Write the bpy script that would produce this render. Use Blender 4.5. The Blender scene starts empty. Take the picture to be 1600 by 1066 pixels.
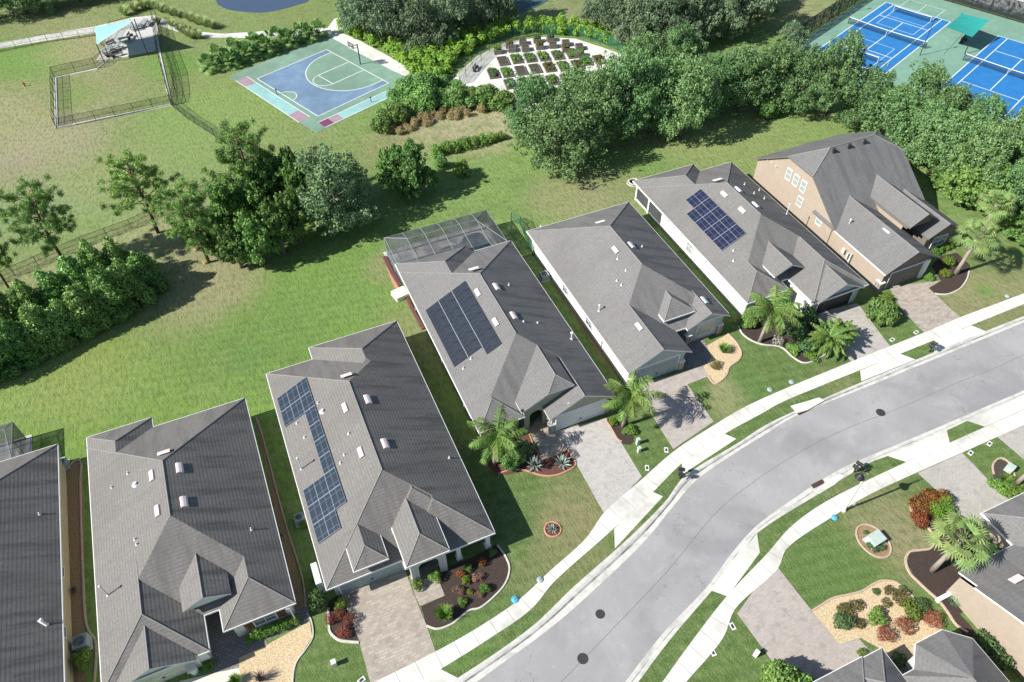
import bpy, bmesh, math, random
import numpy as np
from mathutils import Vector, Matrix
SC=bpy.context.scene; COL=SC.collection
rnd=random.Random(7)
R=math.radians
# ------------------------------------------------------------------ camera
FPX,PITCH,ROLL,CH,TH=1158.2457,R(47.5171),R(-0.6351),54.6687,R(23.2)
def _rz(v,a):
    c,s=math.cos(a),math.sin(a); return Vector((v[0]*c-v[1]*s,v[0]*s+v[1]*c,v[2]))
_F=Vector((0,math.cos(PITCH),-math.sin(PITCH)));_U=Vector((0,math.sin(PITCH),math.cos(PITCH)));_X=Vector((1,0,0))
_X2=math.cos(ROLL)*_X+math.sin(ROLL)*_U;_U2=-math.sin(ROLL)*_X+math.cos(ROLL)*_U
_F,_X2,_U2=[_rz(v,-TH) for v in (_F,_X2,_U2)]
CAMP=Vector((0,0,CH))
cam=bpy.data.cameras.new('camera');co=bpy.data.objects.new('camera',cam);COL.objects.link(co)
m=Matrix((_X2,_U2,-_F)).transposed().to_4x4();m.translation=CAMP;co.matrix_world=m
cam.sensor_width=36;cam.lens=FPX/1600*36;cam.clip_end=3000;cam.clip_start=.5
SC.camera=co
def P(px,py,z=0.0):
    """surveyed plan position (metres) of a spot seen at height z"""
    d=_F+((px-800)/FPX)*_X2-((py-533)/FPX)*_U2
    t=(z-CH)/d.z
    return CAMP+d*t
def P2(px,py,z=0.0):
    p=P(px,py,z);return (p.x,p.y)
# ------------------------------------------------------------------ object helpers
def link(o,parent=None):
    COL.objects.link(o)
    if parent is not None:o.parent=parent
    return o
def tag(o,label=None,cat=None,group=None,kind=None):
    if label:o['label']=label
    if cat:o['category']=cat
    if group:o['group']=group
    if kind:o['kind']=kind
    return o
def thing(name,label,cat,loc=(0,0,0),rz=0,group=None):
    o=bpy.data.objects.new(name,None);o.empty_display_size=.3;COL.objects.link(o)
    o.location=loc;o.rotation_euler=(0,0,rz);return tag(o,label,cat,group)
def kids(o):return [c for c in COL.objects if c.parent==o]
KIDS={}
def copy_tree(o,parent=None):
    c=o.copy();COL.objects.link(c)
    if parent is not None:c.parent=parent
    for ch in KIDS.get(o.name,[]):copy_tree(ch,c)
    return c
def reg(o):
    KIDS[o.name]=kids(o)
    for c in KIDS[o.name]:reg(c)
    return o
class MB:
    def __init__(s):s.v=[];s.f=[];s.m=[]
    def add(s,vs,fs,mi=0):
        b=len(s.v);s.v+=[tuple(v) for v in vs];s.f+=[tuple(b+i for i in f) for f in fs];s.m+=[mi]*len(fs)
    def box(s,x0,x1,y0,y1,z0,z1,mi=0):
        s.add([(x0,y0,z0),(x1,y0,z0),(x1,y1,z0),(x0,y1,z0),(x0,y0,z1),(x1,y0,z1),(x1,y1,z1),(x0,y1,z1)],
              [(0,3,2,1),(4,5,6,7),(0,1,5,4),(1,2,6,5),(2,3,7,6),(3,0,4,7)],mi)
    def obox(s,c,ax,ay,az,hx,hy,hz,mi=0):
        c=Vector(c);vs=[]
        for dz in (-1,1):
            for dx,dy in ((-1,-1),(1,-1),(1,1),(-1,1)):vs.append(c+Vector(ax)*hx*dx+Vector(ay)*hy*dy+Vector(az)*hz*dz)
        s.add(vs,[(0,3,2,1),(4,5,6,7),(0,1,5,4),(1,2,6,5),(2,3,7,6),(3,0,4,7)],mi)
    def tube(s,pts,rad,n=6,mi=0,cap=True):
        pts=[Vector(p) for p in pts];b=len(s.v);k=len(pts)
        if not hasattr(rad,'__len__'):rad=[rad]*k
        for i,p in enumerate(pts):
            d=(pts[min(i+1,k-1)]-pts[max(i-1,0)]);d=d.normalized() if d.length>1e-9 else Vector((0,0,1))
            a=d.cross(Vector((0,0,1)) if abs(d.z)<.95 else Vector((1,0,0))).normalized();c=d.cross(a)
            for j in range(n):
                t=2*math.pi*j/n;s.v.append(tuple(p+(a*math.cos(t)+c*math.sin(t))*rad[i]))
        for i in range(k-1):
            for j in range(n):
                s.f.append((b+i*n+j,b+i*n+(j+1)%n,b+(i+1)*n+(j+1)%n,b+(i+1)*n+j));s.m.append(mi)
        if cap:
            s.f.append(tuple(b+j for j in range(n)));s.m.append(mi)
            s.f.append(tuple(b+(k-1)*n+j for j in range(n)));s.m.append(mi)
    def lathe(s,prof,c=(0,0,0),n=16,mi=0):
        b=len(s.v);k=len(prof)
        for r_,z in prof:
            for j in range(n):
                t=2*math.pi*j/n;s.v.append((c[0]+r_*math.cos(t),c[1]+r_*math.sin(t),c[2]+z))
        for i in range(k-1):
            for j in range(n):
                s.f.append((b+i*n+j,b+i*n+(j+1)%n,b+(i+1)*n+(j+1)%n,b+(i+1)*n+j));s.m.append(mi)
        s.f.append(tuple(b+j for j in range(n)));s.m.append(mi);s.f.append(tuple(b+(k-1)*n+j for j in range(n)));s.m.append(mi)
    def poly(s,pts,z,mi=0,th=0):
        b=[(p[0],p[1],z) for p in pts];n=len(b)
        s.add(b,[tuple(range(n))],mi)
        if th:
            s.add(b+[(p[0],p[1],z-th) for p in pts],[(i,(i+1)%n,n+(i+1)%n,n+i) for i in range(n)],mi)
    def ribbon(s,pts,w,h,z=0,mi=0,closed=False):
        pts=[Vector((p[0],p[1],0)) for p in pts];n=len(pts);b=len(s.v)
        for i,p in enumerate(pts):
            if closed:a,c=pts[i-1],pts[(i+1)%n]
            else:a,c=pts[max(i-1,0)],pts[min(i+1,n-1)]
            d=(c-a).normalized();q=Vector((-d.y,d.x,0))*w/2
            for u,zz in ((-1,z),(-.75,z+h),(.75,z+h),(1,z)):
                v=p+q*u;s.v.append((v.x,v.y,zz))
        for i in range(n if closed else n-1):
            j=(i+1)%n
            for k in range(3):s.f.append((b+i*4+k,b+i*4+k+1,b+j*4+k+1,b+j*4+k));s.m.append(mi)
    def build(s,name,mats,parent=None,fix=True,smooth=False):
        me=bpy.data.meshes.new(name);me.from_pydata(s.v,[],s.f)
        if not isinstance(mats,(list,tuple)):mats=[mats]
        for mm in mats:me.materials.append(mm)
        if any(s.m):me.polygons.foreach_set('material_index',s.m)
        if fix:
            bm=bmesh.new();bm.from_mesh(me);bmesh.ops.recalc_face_normals(bm,faces=bm.faces);bm.to_mesh(me);bm.free()
        if smooth:me.polygons.foreach_set('use_smooth',[True]*len(me.polygons))
        me.update();return link(bpy.data.objects.new(name,me),parent)
def smooth_path(pts,n=5,closed=False):
    out=[];k=len(pts)
    rng=range(k) if closed else range(k-1)
    for i in rng:
        if closed:a,b,c,d=pts[i-1],pts[i],pts[(i+1)%k],pts[(i+2)%k]
        else:a,b,c,d=pts[max(i-1,0)],pts[i],pts[i+1],pts[min(i+2,k-1)]
        for j in range(n):
            t=j/n
            out.append(tuple(.5*((2*b[q])+(-a[q]+c[q])*t+(2*a[q]-5*b[q]+4*c[q]-d[q])*t*t+(-a[q]+3*b[q]-3*c[q]+d[q])*t**3) for q in (0,1)))
    if not closed:out.append(tuple(pts[-1][:2]))
    return out
def PX(l,z=0):return [P2(a,b,z) for a,b in l]
# ------------------------------------------------------------------ materials
def newmat(name):
    mm=bpy.data.materials.new(name);mm.use_nodes=True;nt=mm.node_tree;nt.nodes.clear()
    out=nt.nodes.new('ShaderNodeOutputMaterial');return mm,nt,out
class NB:
    def __init__(s,nt):s.nt=nt
    def n(s,t,**kw):
        o=s.nt.nodes.new(t)
        for k,v in kw.items():setattr(o,k,v)
        return o
    def l(s,a,b):s.nt.links.new(a,b)
    def val(s,sock,v):
        if hasattr(v,'is_output') or hasattr(v,'links'):s.l(v,sock)
        else:sock.default_value=v
    def noise(s,vec,scale,detail=3,rough=.55,dist=0):
        o=s.n('ShaderNodeTexNoise');s.l(vec,o.inputs['Vector']);o.inputs['Scale'].default_value=scale;o.inputs['Detail'].default_value=detail
        o.inputs['Roughness'].default_value=rough;o.inputs['Distortion'].default_value=dist;return o.outputs['Fac']
    def math(s,op,a,b=None,c=None,clamp=False):
        o=s.n('ShaderNodeMath',operation=op);o.use_clamp=clamp;s.val(o.inputs[0],a)
        if b is not None:s.val(o.inputs[1],b)
        if c is not None:s.val(o.inputs[2],c)
        return o.outputs[0]
    def ramp(s,f,lo,hi,t0=0,t1=1):
        o=s.n('ShaderNodeMapRange',interpolation_type='SMOOTHSTEP');s.val(o.inputs[0],f)
        for i,v in enumerate((lo,hi,t0,t1)):o.inputs[i+1].default_value=v
        return o.outputs[0]
    def mix(s,f,a,b,mode='MIX'):
        o=s.n('ShaderNodeMix',data_type='RGBA',blend_type=mode);s.val(o.inputs[0],f)
        for k,v in ((6,a),(7,b)):
            if isinstance(v,tuple):o.inputs[k].default_value=(*v,1)
            else:s.l(v,o.inputs[k])
        return o.outputs[2]
    def mapping(s,vec,scale=(1,1,1),rot=(0,0,0)):
        o=s.n('ShaderNodeMapping');s.l(vec,o.inputs[0]);o.inputs['Scale'].default_value=scale;o.inputs['Rotation'].default_value=rot;return o.outputs[0]
    def bump(s,h,strength,dist=.05):
        o=s.n('ShaderNodeBump');s.l(h,o.inputs['Height']);o.inputs['Strength'].default_value=strength;o.inputs['Distance'].default_value=dist;return o.outputs[0]
    def bsdf(s,col,rough=.8,normal=None,metal=0,spec=.3):
        o=s.n('ShaderNodeBsdfPrincipled');
        if isinstance(col,tuple):o.inputs['Base Color'].default_value=(*col,1)
        else:s.l(col,o.inputs['Base Color'])
        o.inputs['Roughness'].default_value=rough;o.inputs['Metallic'].default_value=metal;o.inputs['Specular IOR Level'].default_value=spec
        if normal is not None:s.l(normal,o.inputs['Normal'])
        return o.outputs[0]
def hsv(c,k):return tuple(min(1,x*k) for x in c)
def mat(name,c,c2=None,scale=3,rough=.8,bump=0,bscale=None,metal=0,spec=.3,big=.12,detail=4,coord='Object'):
    """procedural paint / stucco / stone: two tones mixed by noise, weathered at large scale"""
    mm,nt,out=newmat(name);b=NB(nt);tc=b.n('ShaderNodeTexCoord').outputs[coord]
    c2=c2 or hsv(c,.82)
    f=b.ramp(b.noise(tc,scale,detail),.3,.7);col=b.mix(f,c,c2)
    if big:
        g=b.ramp(b.noise(tc,scale*.13+.05,3),.35,.7);col=b.mix(b.math('MULTIPLY',g,big),col,hsv(c,.55))
    nrm=None
    if bump:nrm=b.bump(b.noise(tc,bscale or scale*3,3),bump)
    b.l(b.bsdf(col,rough,nrm,metal,spec),out.inputs[0]);return mm
def leafmat(name,cols,scale=.6,trans=.16,rough=.6,fine=4):
    mm,nt,out=newmat(name);b=NB(nt);tc=b.n('ShaderNodeTexCoord').outputs['Object']
    oi=b.n('ShaderNodeObjectInfo').outputs['Random']
    f=b.ramp(b.noise(tc,scale,2),.32,.68);col=b.mix(f,cols[0],cols[1])
    g=b.ramp(b.noise(tc,fine,2),.35,.7);col=b.mix(g,col,cols[2])
    h=b.n('ShaderNodeHueSaturation');b.l(col,h.inputs['Color']);b.l(b.ramp(oi,0,1,.483,.512),h.inputs['Hue']);b.l(b.math('ADD',.8,b.math('MULTIPLY',b.math('FRACT',b.math('MULTIPLY',oi,7.31)),.42)),h.inputs['Value'])
    d=b.bsdf(h.outputs[0],rough,None,0,.35)
    t=b.n('ShaderNodeBsdfTranslucent');b.l(h.outputs[0],t.inputs[0])
    mx=b.n('ShaderNodeMixShader');mx.inputs[0].default_value=trans;b.l(d,mx.inputs[1]);b.l(t.outputs[0],mx.inputs[2]);b.l(mx.outputs[0],out.inputs[0]);return mm
M={}
# roofs
def roofmat(name,c,streak=.3,rows=1.0):
    mm,nt,out=newmat(name);b=NB(nt);tc=b.n('ShaderNodeTexCoord').outputs['Object']
    sep=b.n('ShaderNodeSeparateXYZ');b.l(tc,sep.inputs[0]);z=sep.outputs[2]
    # shingle courses follow the height
    ph=b.math('MULTIPLY',z,2*math.pi/.128);w=b.math('SINE',ph);w=b.ramp(w,-.2,.9)
    ge=b.n('ShaderNodeNewGeometry').outputs['True Normal'];ns=b.n('ShaderNodeSeparateXYZ');b.l(ge,ns.inputs[0])
    isx=b.math('GREATER_THAN',b.math('ABSOLUTE',ns.outputs[0]),b.math('ABSOLUTE',ns.outputs[1]))
    n1=b.noise(tc,5,4,.6);nx=b.noise(b.mapping(tc,(.16,1.5,.3)),.8,5,.62);ny=b.noise(b.mapping(tc,(1.5,.16,.3)),.8,5,.62)
    n2=b.math('ADD',b.math('MULTIPLY',nx,isx),b.math('MULTIPLY',ny,b.math('SUBTRACT',1,isx)));n3=b.noise(tc,.22,3)
    col=b.mix(b.ramp(n1,.3,.7),hsv(c,1.08),hsv(c,.84))
    side=b.ramp(ns.outputs[0],-.3,.3,.18,1.0);col=b.mix(b.math('MULTIPLY',b.math('MULTIPLY',b.ramp(n2,.44,.66),streak*.8),side),col,hsv(c,.45))
    col=b.mix(b.math('MULTIPLY',b.ramp(n3,.42,.7),.35),col,hsv(c,.7))
    fn=b.noise(tc,22,2,.7);col=b.mix(b.math('MULTIPLY',b.ramp(fn,.4,.65),.28),col,hsv(c,.55))
    col=b.mix(b.math('MULTIPLY',w,.30*rows),col,hsv(c,.5))
    h=b.math('ADD',b.math('MULTIPLY',w,-.5*rows),b.math('MULTIPLY',n1,.35))
    b.l(b.bsdf(col,.9,b.bump(h,.4,.02),0,.2),out.inputs[0]);return mm
M['roofA']=roofmat('shingle_warm_grey',(.186,.176,.163),1.0)
M['roofB']=roofmat('shingle_grey',(.180,.175,.170),.9,.6)
M['roofC']=roofmat('shingle_cool',(.188,.182,.175),.85,.45)
M['roofD']=roofmat('shingle_grey_brown',(.182,.176,.166),.9,.5)
M['roofE']=roofmat('shingle_worn_dark',(.172,.170,.166),1.0,.5)
M['ridge']=mat('ridge_cap',(.25,.24,.225),(.19,.185,.175),6)
M['rake']=mat('rake_board_brown',(.16,.14,.125),(.13,.115,.10),6)
M['white']=mat('white_trim',(.72,.72,.70),(.66,.66,.64),4,.5,big=.1)
M['vent']=mat('vent_pink_white',(.72,.60,.57),(.66,.56,.54),5,.5)
M['ventg']=mat('vent_pale_metal',(.50,.55,.55),(.44,.48,.5),5,.4)
M['pipe']=mat('pipe_white',(.65,.66,.68),None,8,.4)
M['dark']=mat('dark_metal',(.02,.022,.024),(.03,.03,.032),6,.45)
M['black']=mat('opening_dark',(.012,.012,.014),None,3,.6)
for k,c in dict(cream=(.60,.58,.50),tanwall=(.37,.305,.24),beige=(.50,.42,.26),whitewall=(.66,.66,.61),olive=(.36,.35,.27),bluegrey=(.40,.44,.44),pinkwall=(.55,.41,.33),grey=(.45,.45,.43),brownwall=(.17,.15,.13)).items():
    M[k]=mat('stucco_'+k,c,hsv(c,.93),2.5,.9,.25,30,big=.12)
M['stone']=None
def brickmat(name,c1,c2,mortar,scale,bw=.5,rh=.25,rough=.9,big=.15,rot=0,ms=.02,coord='Object'):
    mm,nt,out=newmat(name);b=NB(nt);tc=b.n('ShaderNodeTexCoord').outputs[coord];v=b.mapping(tc,(1,1,1),(0,0,rot))
    br=b.n('ShaderNodeTexBrick');b.l(v,br.inputs['Vector']);br.inputs['Scale'].default_value=scale;br.inputs['Color1'].default_value=(*c1,1);br.inputs['Color2'].default_value=(*c2,1)
    br.inputs['Mortar'].default_value=(*mortar,1);br.inputs['Mortar Size'].default_value=ms;br.inputs['Brick Width'].default_value=bw;br.inputs['Row Height'].default_value=rh;br.offset=.5
    br.inputs['Bias'].default_value=-.1
    col=br.outputs['Color'];n1=b.noise(tc,1.4,4,.6);col=b.mix(b.math('MULTIPLY',b.ramp(n1,.5,.68),.45),col,hsv(c2,.62))
    n2=b.noise(tc,.25,3);col=b.mix(b.math('MULTIPLY',b.ramp(n2,.4,.7),big),col,hsv(c1,.6))
    n3=b.noise(tc,9,3);col=b.mix(b.math('MULTIPLY',b.ramp(n3,.35,.7),.22),col,hsv(c1,.55))
    b.l(b.bsdf(col,rough,b.bump(br.outputs['Fac'],-.3,.01),0,.2),out.inputs[0]);return mm
M['stone']=brickmat('stacked_stone',(.42,.36,.31),(.28,.22,.19),(.2,.18,.16),1,.35,.14)
M['paver1']=brickmat('pavers_mottled',(.41,.365,.305),(.30,.255,.215),(.30,.26,.22),1,.46,.23)
M['paver2']=brickmat('pavers_pale',(.46,.435,.40),(.38,.36,.335),(.33,.31,.29),1,.3,.2,ms=.012)
M['paver3']=brickmat('pavers_grey_pink',(.42,.395,.355),(.365,.34,.305),(.30,.28,.26),1,.4,.2,ms=.012)
M['paver4']=brickmat('pavers_rose',(.41,.365,.325),(.345,.305,.275),(.33,.3,.28),1,.36,.18,ms=.012)
M['darkpaver_shade']=brickmat('pavers_dark_shade',(.26,.25,.24),(.2,.195,.19),(.08,.08,.08),1,.4,.2)  # darker pavers; shade over the entry walks is put into the colour
M['mulch']=mat('mulch_brown',(.075,.052,.042),(.035,.025,.022),16,.95,.9,30)
M['redmulch']=mat('mulch_red',(.17,.075,.06),(.09,.04,.035),16,.95,.9,30)
M['pebble']=mat('pebbles_tan',(.66,.53,.34),(.38,.28,.16),9,.9,.9,16,big=.1)
M['pebble2']=mat('pebbles_brown',(.33,.23,.13),(.20,.14,.08),9,.9,.9,16)
M['edge']=mat('edging_tan',(.48,.36,.27),(.40,.30,.23),5,.85,.2)
M['edgew']=mat('edging_pale',(.55,.53,.47),(.45,.43,.38),5,.85,.2)
M['edger']=mat('edging_terracotta',(.52,.27,.17),(.42,.21,.14),5,.85,.2)
M['soil']=mat('soil',(.075,.065,.052),(.05,.042,.035),8,.95,.6)
M['wood']=mat('weathered_wood',(.17,.155,.13),(.12,.105,.085),6,.85,.4)
M['agreen']=mat('court_green',(.18,.32,.24),(.155,.28,.21),.8,.85,.1,20,big=.3)
M['agreen2']=mat('court_green_pale',(.19,.30,.225),(.155,.255,.19),.7,.85,.1,20,big=.5)
M['blue']=mat('court_blue',(.022,.17,.42),(.018,.145,.37),.9,.8,.1,20,big=.15)
M['blue2']=mat('court_faded_blue',(.165,.25,.34),(.125,.20,.30),.6,.85,.1,20,big=.6)
M['aqua']=mat('court_aqua',(.27,.47,.45),(.235,.42,.40),1,.85,big=.4)
M['mauve']=mat('court_mauve',(.33,.23,.27),(.28,.20,.235),1,.85)
M['darkcourt']=mat('court_dark_teal',(.05,.10,.11),(.04,.08,.09),1,.8)
M['maroon']=mat('court_maroon',(.18,.045,.11),(.15,.04,.095),1,.85)
M['line']=mat('line_white',(.70,.72,.70),(.6,.62,.6),3,.8)
M['bark']=mat('bark_grey',(.20,.165,.13),(.12,.095,.075),7,.95,.8,20)
M['barkp']=mat('bark_pine',(.19,.12,.085),(.11,.07,.05),7,.95,.8,20)
M['palmtrunk']=mat('palm_trunk',(.36,.31,.26),(.26,.21,.17),6,.9,.6,14)
M['utilg']=mat('utility_green',(.42,.50,.44),(.36,.44,.38),4,.5)
M['utilw']=mat('utility_white',(.68,.70,.66),None,5,.5)
M['teal']=mat('plastic_blue',(.10,.36,.48),(.08,.3,.4),4,.5)
M['greyp']=mat('plastic_grey',(.30,.36,.36),None,4,.5)
M['iron']=mat('cast_iron',(.035,.033,.032),(.055,.05,.05),14,.7,.5,40)
M['rust']=mat('rusty_grate',(.10,.045,.035),(.06,.03,.025),10,.85,.4)
M['lampcream']=mat('lamp_pole_cream',(.60,.57,.48),(.52,.5,.42),5,.5)
M['sail1']=mat('sail_aqua',(.26,.55,.53),(.22,.50,.48),.6,.8)
M['sail2']=mat('sail_teal',(.02,.28,.24),(.02,.24,.21),.6,.8)
M['redp']=mat('red_plastic',(.5,.06,.03),None,4,.5)
M['garaged']=mat('garage_white',(.62,.63,.62),(.58,.58,.57),2,.5,big=.05)
M['garagec']=mat('garage_cream',(.62,.59,.50),(.58,.55,.47),2,.5,big=.05)
M['shut']=mat('shutter_brown',(.16,.07,.04),(.12,.05,.03),6,.7)
M['concretepad']=mat('concrete_plain',(.50,.49,.46),(.44,.43,.40),2,.85,.2,20)
def glass():
    mm,nt,out=newmat('window_glass');b=NB(nt);tc=b.n('ShaderNodeTexCoord').outputs['Object']
    col=b.mix(b.noise(tc,1.5,2),(.05,.07,.09),(.16,.19,.22));b.l(b.bsdf(col,.08,None,0,.8),out.inputs[0]);return mm
M['glass']=glass()
def winlight():
    mm,nt,out=newmat('window_blinds');b=NB(nt);tc=b.n('ShaderNodeTexCoord').outputs['Object']
    col=b.mix(b.noise(tc,2,2),(.22,.27,.25),(.36,.40,.38));b.l(b.bsdf(col,.15,None,0,.6),out.inputs[0]);return mm
M['blinds']=winlight()
def water(name,c,rough=.05):
    mm,nt,out=newmat(name);b=NB(nt);tc=b.n('ShaderNodeTexCoord').outputs['Object']
    b.l(b.bsdf(c,rough,b.bump(b.noise(tc,2.2,3),.06,.1),0,.5),out.inputs[0]);return mm
M['water']=water('pool_water',(.035,.075,.10));M['pond']=water('pond_water',(.05,.075,.12),.15)
def screen(name,c,a,scale=0):
    mm,nt,out=newmat(name);b=NB(nt);d=b.bsdf(c,.7,None,0,.2);t=b.n('ShaderNodeBsdfTransparent')
    mx=b.n('ShaderNodeMixShader');mx.inputs[0].default_value=a
    if scale:
        # woven / welded wire: thin wires on a square grid, air between them
        tc=b.n('ShaderNodeTexCoord').outputs['Object']
        f=b.ramp(b.noise(tc,scale,2),.3,.7,a*.7,min(1,a*1.3));b.l(f,mx.inputs[0])
    b.l(t.outputs[0],mx.inputs[1]);b.l(d,mx.inputs[2]);b.l(mx.outputs[0],out.inputs[0]);return mm
M['screen']=screen('cage_screen',(.085,.092,.095),.58,.8)
M['mesh']=screen('fence_mesh',(.02,.025,.02),.25,3)
M['gmesh']=screen('green_fence_mesh',(.03,.16,.09),.42,3)
M['wind']=screen('windscreen_black',(.02,.025,.025),.86,2)
M['net']=screen('tennis_net_mesh',(.02,.05,.09),.55,3)
def pvmat(name,c,line,nx,ny,mid=True):
    mm,nt,out=newmat(name);b=NB(nt);tc=b.n('ShaderNodeTexCoord').outputs['Object'];sep=b.n('ShaderNodeSeparateXYZ');b.l(tc,sep.inputs[0])
    def g(sock,per,wd):
        f=b.math('FRACT',b.math('DIVIDE',sock,per));return b.math('LESS_THAN',b.math('ABSOLUTE',b.math('SUBTRACT',f,.5)),wd/per/2)
    a=g(sep.outputs[1],ny,.03);c_=g(sep.outputs[0],nx,.012)
    lum=b.math('MAXIMUM',b.math('MULTIPLY',a,1.0),b.math('MULTIPLY',c_,.45))
    if mid:lum=b.math('MAXIMUM',lum,b.math('MULTIPLY',b.math('LESS_THAN',b.math('ABSOLUTE',sep.outputs[0]),.016),.9))
    col=b.mix(b.noise(tc,1.1,2),c,hsv(c,1.5));col=b.mix(lum,col,line)
    b.l(b.bsdf(col,.35,None,0,.25),out.inputs[0]);return mm
M['pvA']=pvmat('pv_cells_grey_blue',(.014,.022,.034),(.11,.14,.17),.18,.85)
M['pvB']=pvmat('pv_cells_indigo',(.010,.012,.030),(.10,.115,.17),.17,.85)
M['alu']=mat('aluminium',(.24,.27,.31),None,6,.35)
M['mat']=None
def heater():
    mm,nt,out=newmat('pool_heater_tubes');b=NB(nt);tc=b.n('ShaderNodeTexCoord').outputs['Object']
    n=b.noise(b.mapping(tc,(.6,9,1)),2.2,3,.7);col=b.mix(b.ramp(n,.35,.7),(.012,.018,.028),(.035,.043,.055))
    b.l(b.bsdf(col,.6,b.bump(n,.3,.02),0,.15),out.inputs[0]);return mm
M['heat']=heater()
# concrete / road
def concrete():
    mm,nt,out=newmat('sidewalk_concrete');b=NB(nt);tc=b.n('ShaderNodeTexCoord').outputs['Object']
    col=b.mix(b.ramp(b.noise(tc,1.2,5,.65),.3,.7),(.64,.63,.57),(.55,.54,.485))
    col=b.mix(b.math('MULTIPLY',b.ramp(b.noise(tc,.16,4,.7),.48,.66),.5),col,(.30,.30,.26))
    col=b.mix(b.math('MULTIPLY',b.ramp(b.noise(tc,.9,4,.7),.55,.75),.3),col,(.40,.40,.36))
    b.l(b.bsdf(col,.85,b.bump(b.noise(tc,25,2),.15,.01),0,.2),out.inputs[0]);return mm
M['conc']=concrete()
def gutter():
    mm,nt,out=newmat('kerb_concrete');b=NB(nt);tc=b.n('ShaderNodeTexCoord').outputs['Object']
    col=b.mix(b.ramp(b.noise(tc,2,5,.65),.3,.7),(.55,.54,.49),(.45,.44,.40))
    col=b.mix(b.math('MULTIPLY',b.ramp(b.noise(tc,.35,4,.7),.5,.62),.55),col,(.30,.30,.28))
    b.l(b.bsdf(col,.85,b.bump(b.noise(tc,25,2),.15,.01),0,.2),out.inputs[0]);return mm
M['kerb']=gutter()
def asphalt():
    mm,nt,out=newmat('asphalt_old_grey');b=NB(nt);tc=b.n('ShaderNodeTexCoord').outputs['Object']
    col=b.mix(b.ramp(b.noise(tc,.25,5,.6,.6),.35,.7),(.285,.278,.272),(.345,.337,.33))
    col=b.mix(b.math('MULTIPLY',b.ramp(b.noise(tc,.55,5,.7,.8),.54,.72),.5),col,(.40,.395,.385))
    col=b.mix(b.math('MULTIPLY',b.ramp(b.noise(tc,.12,4,.6,.5),.5,.66),.6),col,(.205,.205,.21))
    col=b.mix(b.math('MULTIPLY',b.ramp(b.noise(tc,16,3,.8),.40,.68),.55),col,(.20,.20,.205))
    ck=b.math('LESS_THAN',b.math('ABSOLUTE',b.math('SUBTRACT',b.noise(tc,.22,6,.6,.3),.5)),.0028);ck=b.math('MULTIPLY',ck,b.ramp(b.noise(tc,.15,2),.45,.6));col=b.mix(b.math('MULTIPLY',ck,.55),col,(.12,.12,.125))
    st=b.ramp(b.noise(tc,1.7,2,.5),.70,.78);col=b.mix(b.math('MULTIPLY',st,.35),col,(.15,.15,.155))
    b.l(b.bsdf(col,.9,b.bump(b.noise(tc,40,2),.2,.01),0,.2),out.inputs[0]);return mm
M['road']=asphalt()
M['cagef']=mat('cage_frame_paint',(.22,.25,.245),(.19,.215,.21),6,.5)
def gl():
    mm,nt,out=newmat('gutter_flow_line');b=NB(nt);tc=b.n('ShaderNodeTexCoord').outputs['Object']
    col=b.mix(b.ramp(b.noise(tc,.5,5,.7),.42,.6),(.44,.43,.40),(.20,.20,.19))
    b.l(b.bsdf(col,.9,None,0,.2),out.inputs[0]);return mm
M['gutterline']=gl()
M['seam']=mat('crack_sealant',(.15,.15,.16),None,8,.9)
M['joint']=mat('concrete_joint',(.30,.29,.26),None,8,.9)
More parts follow.
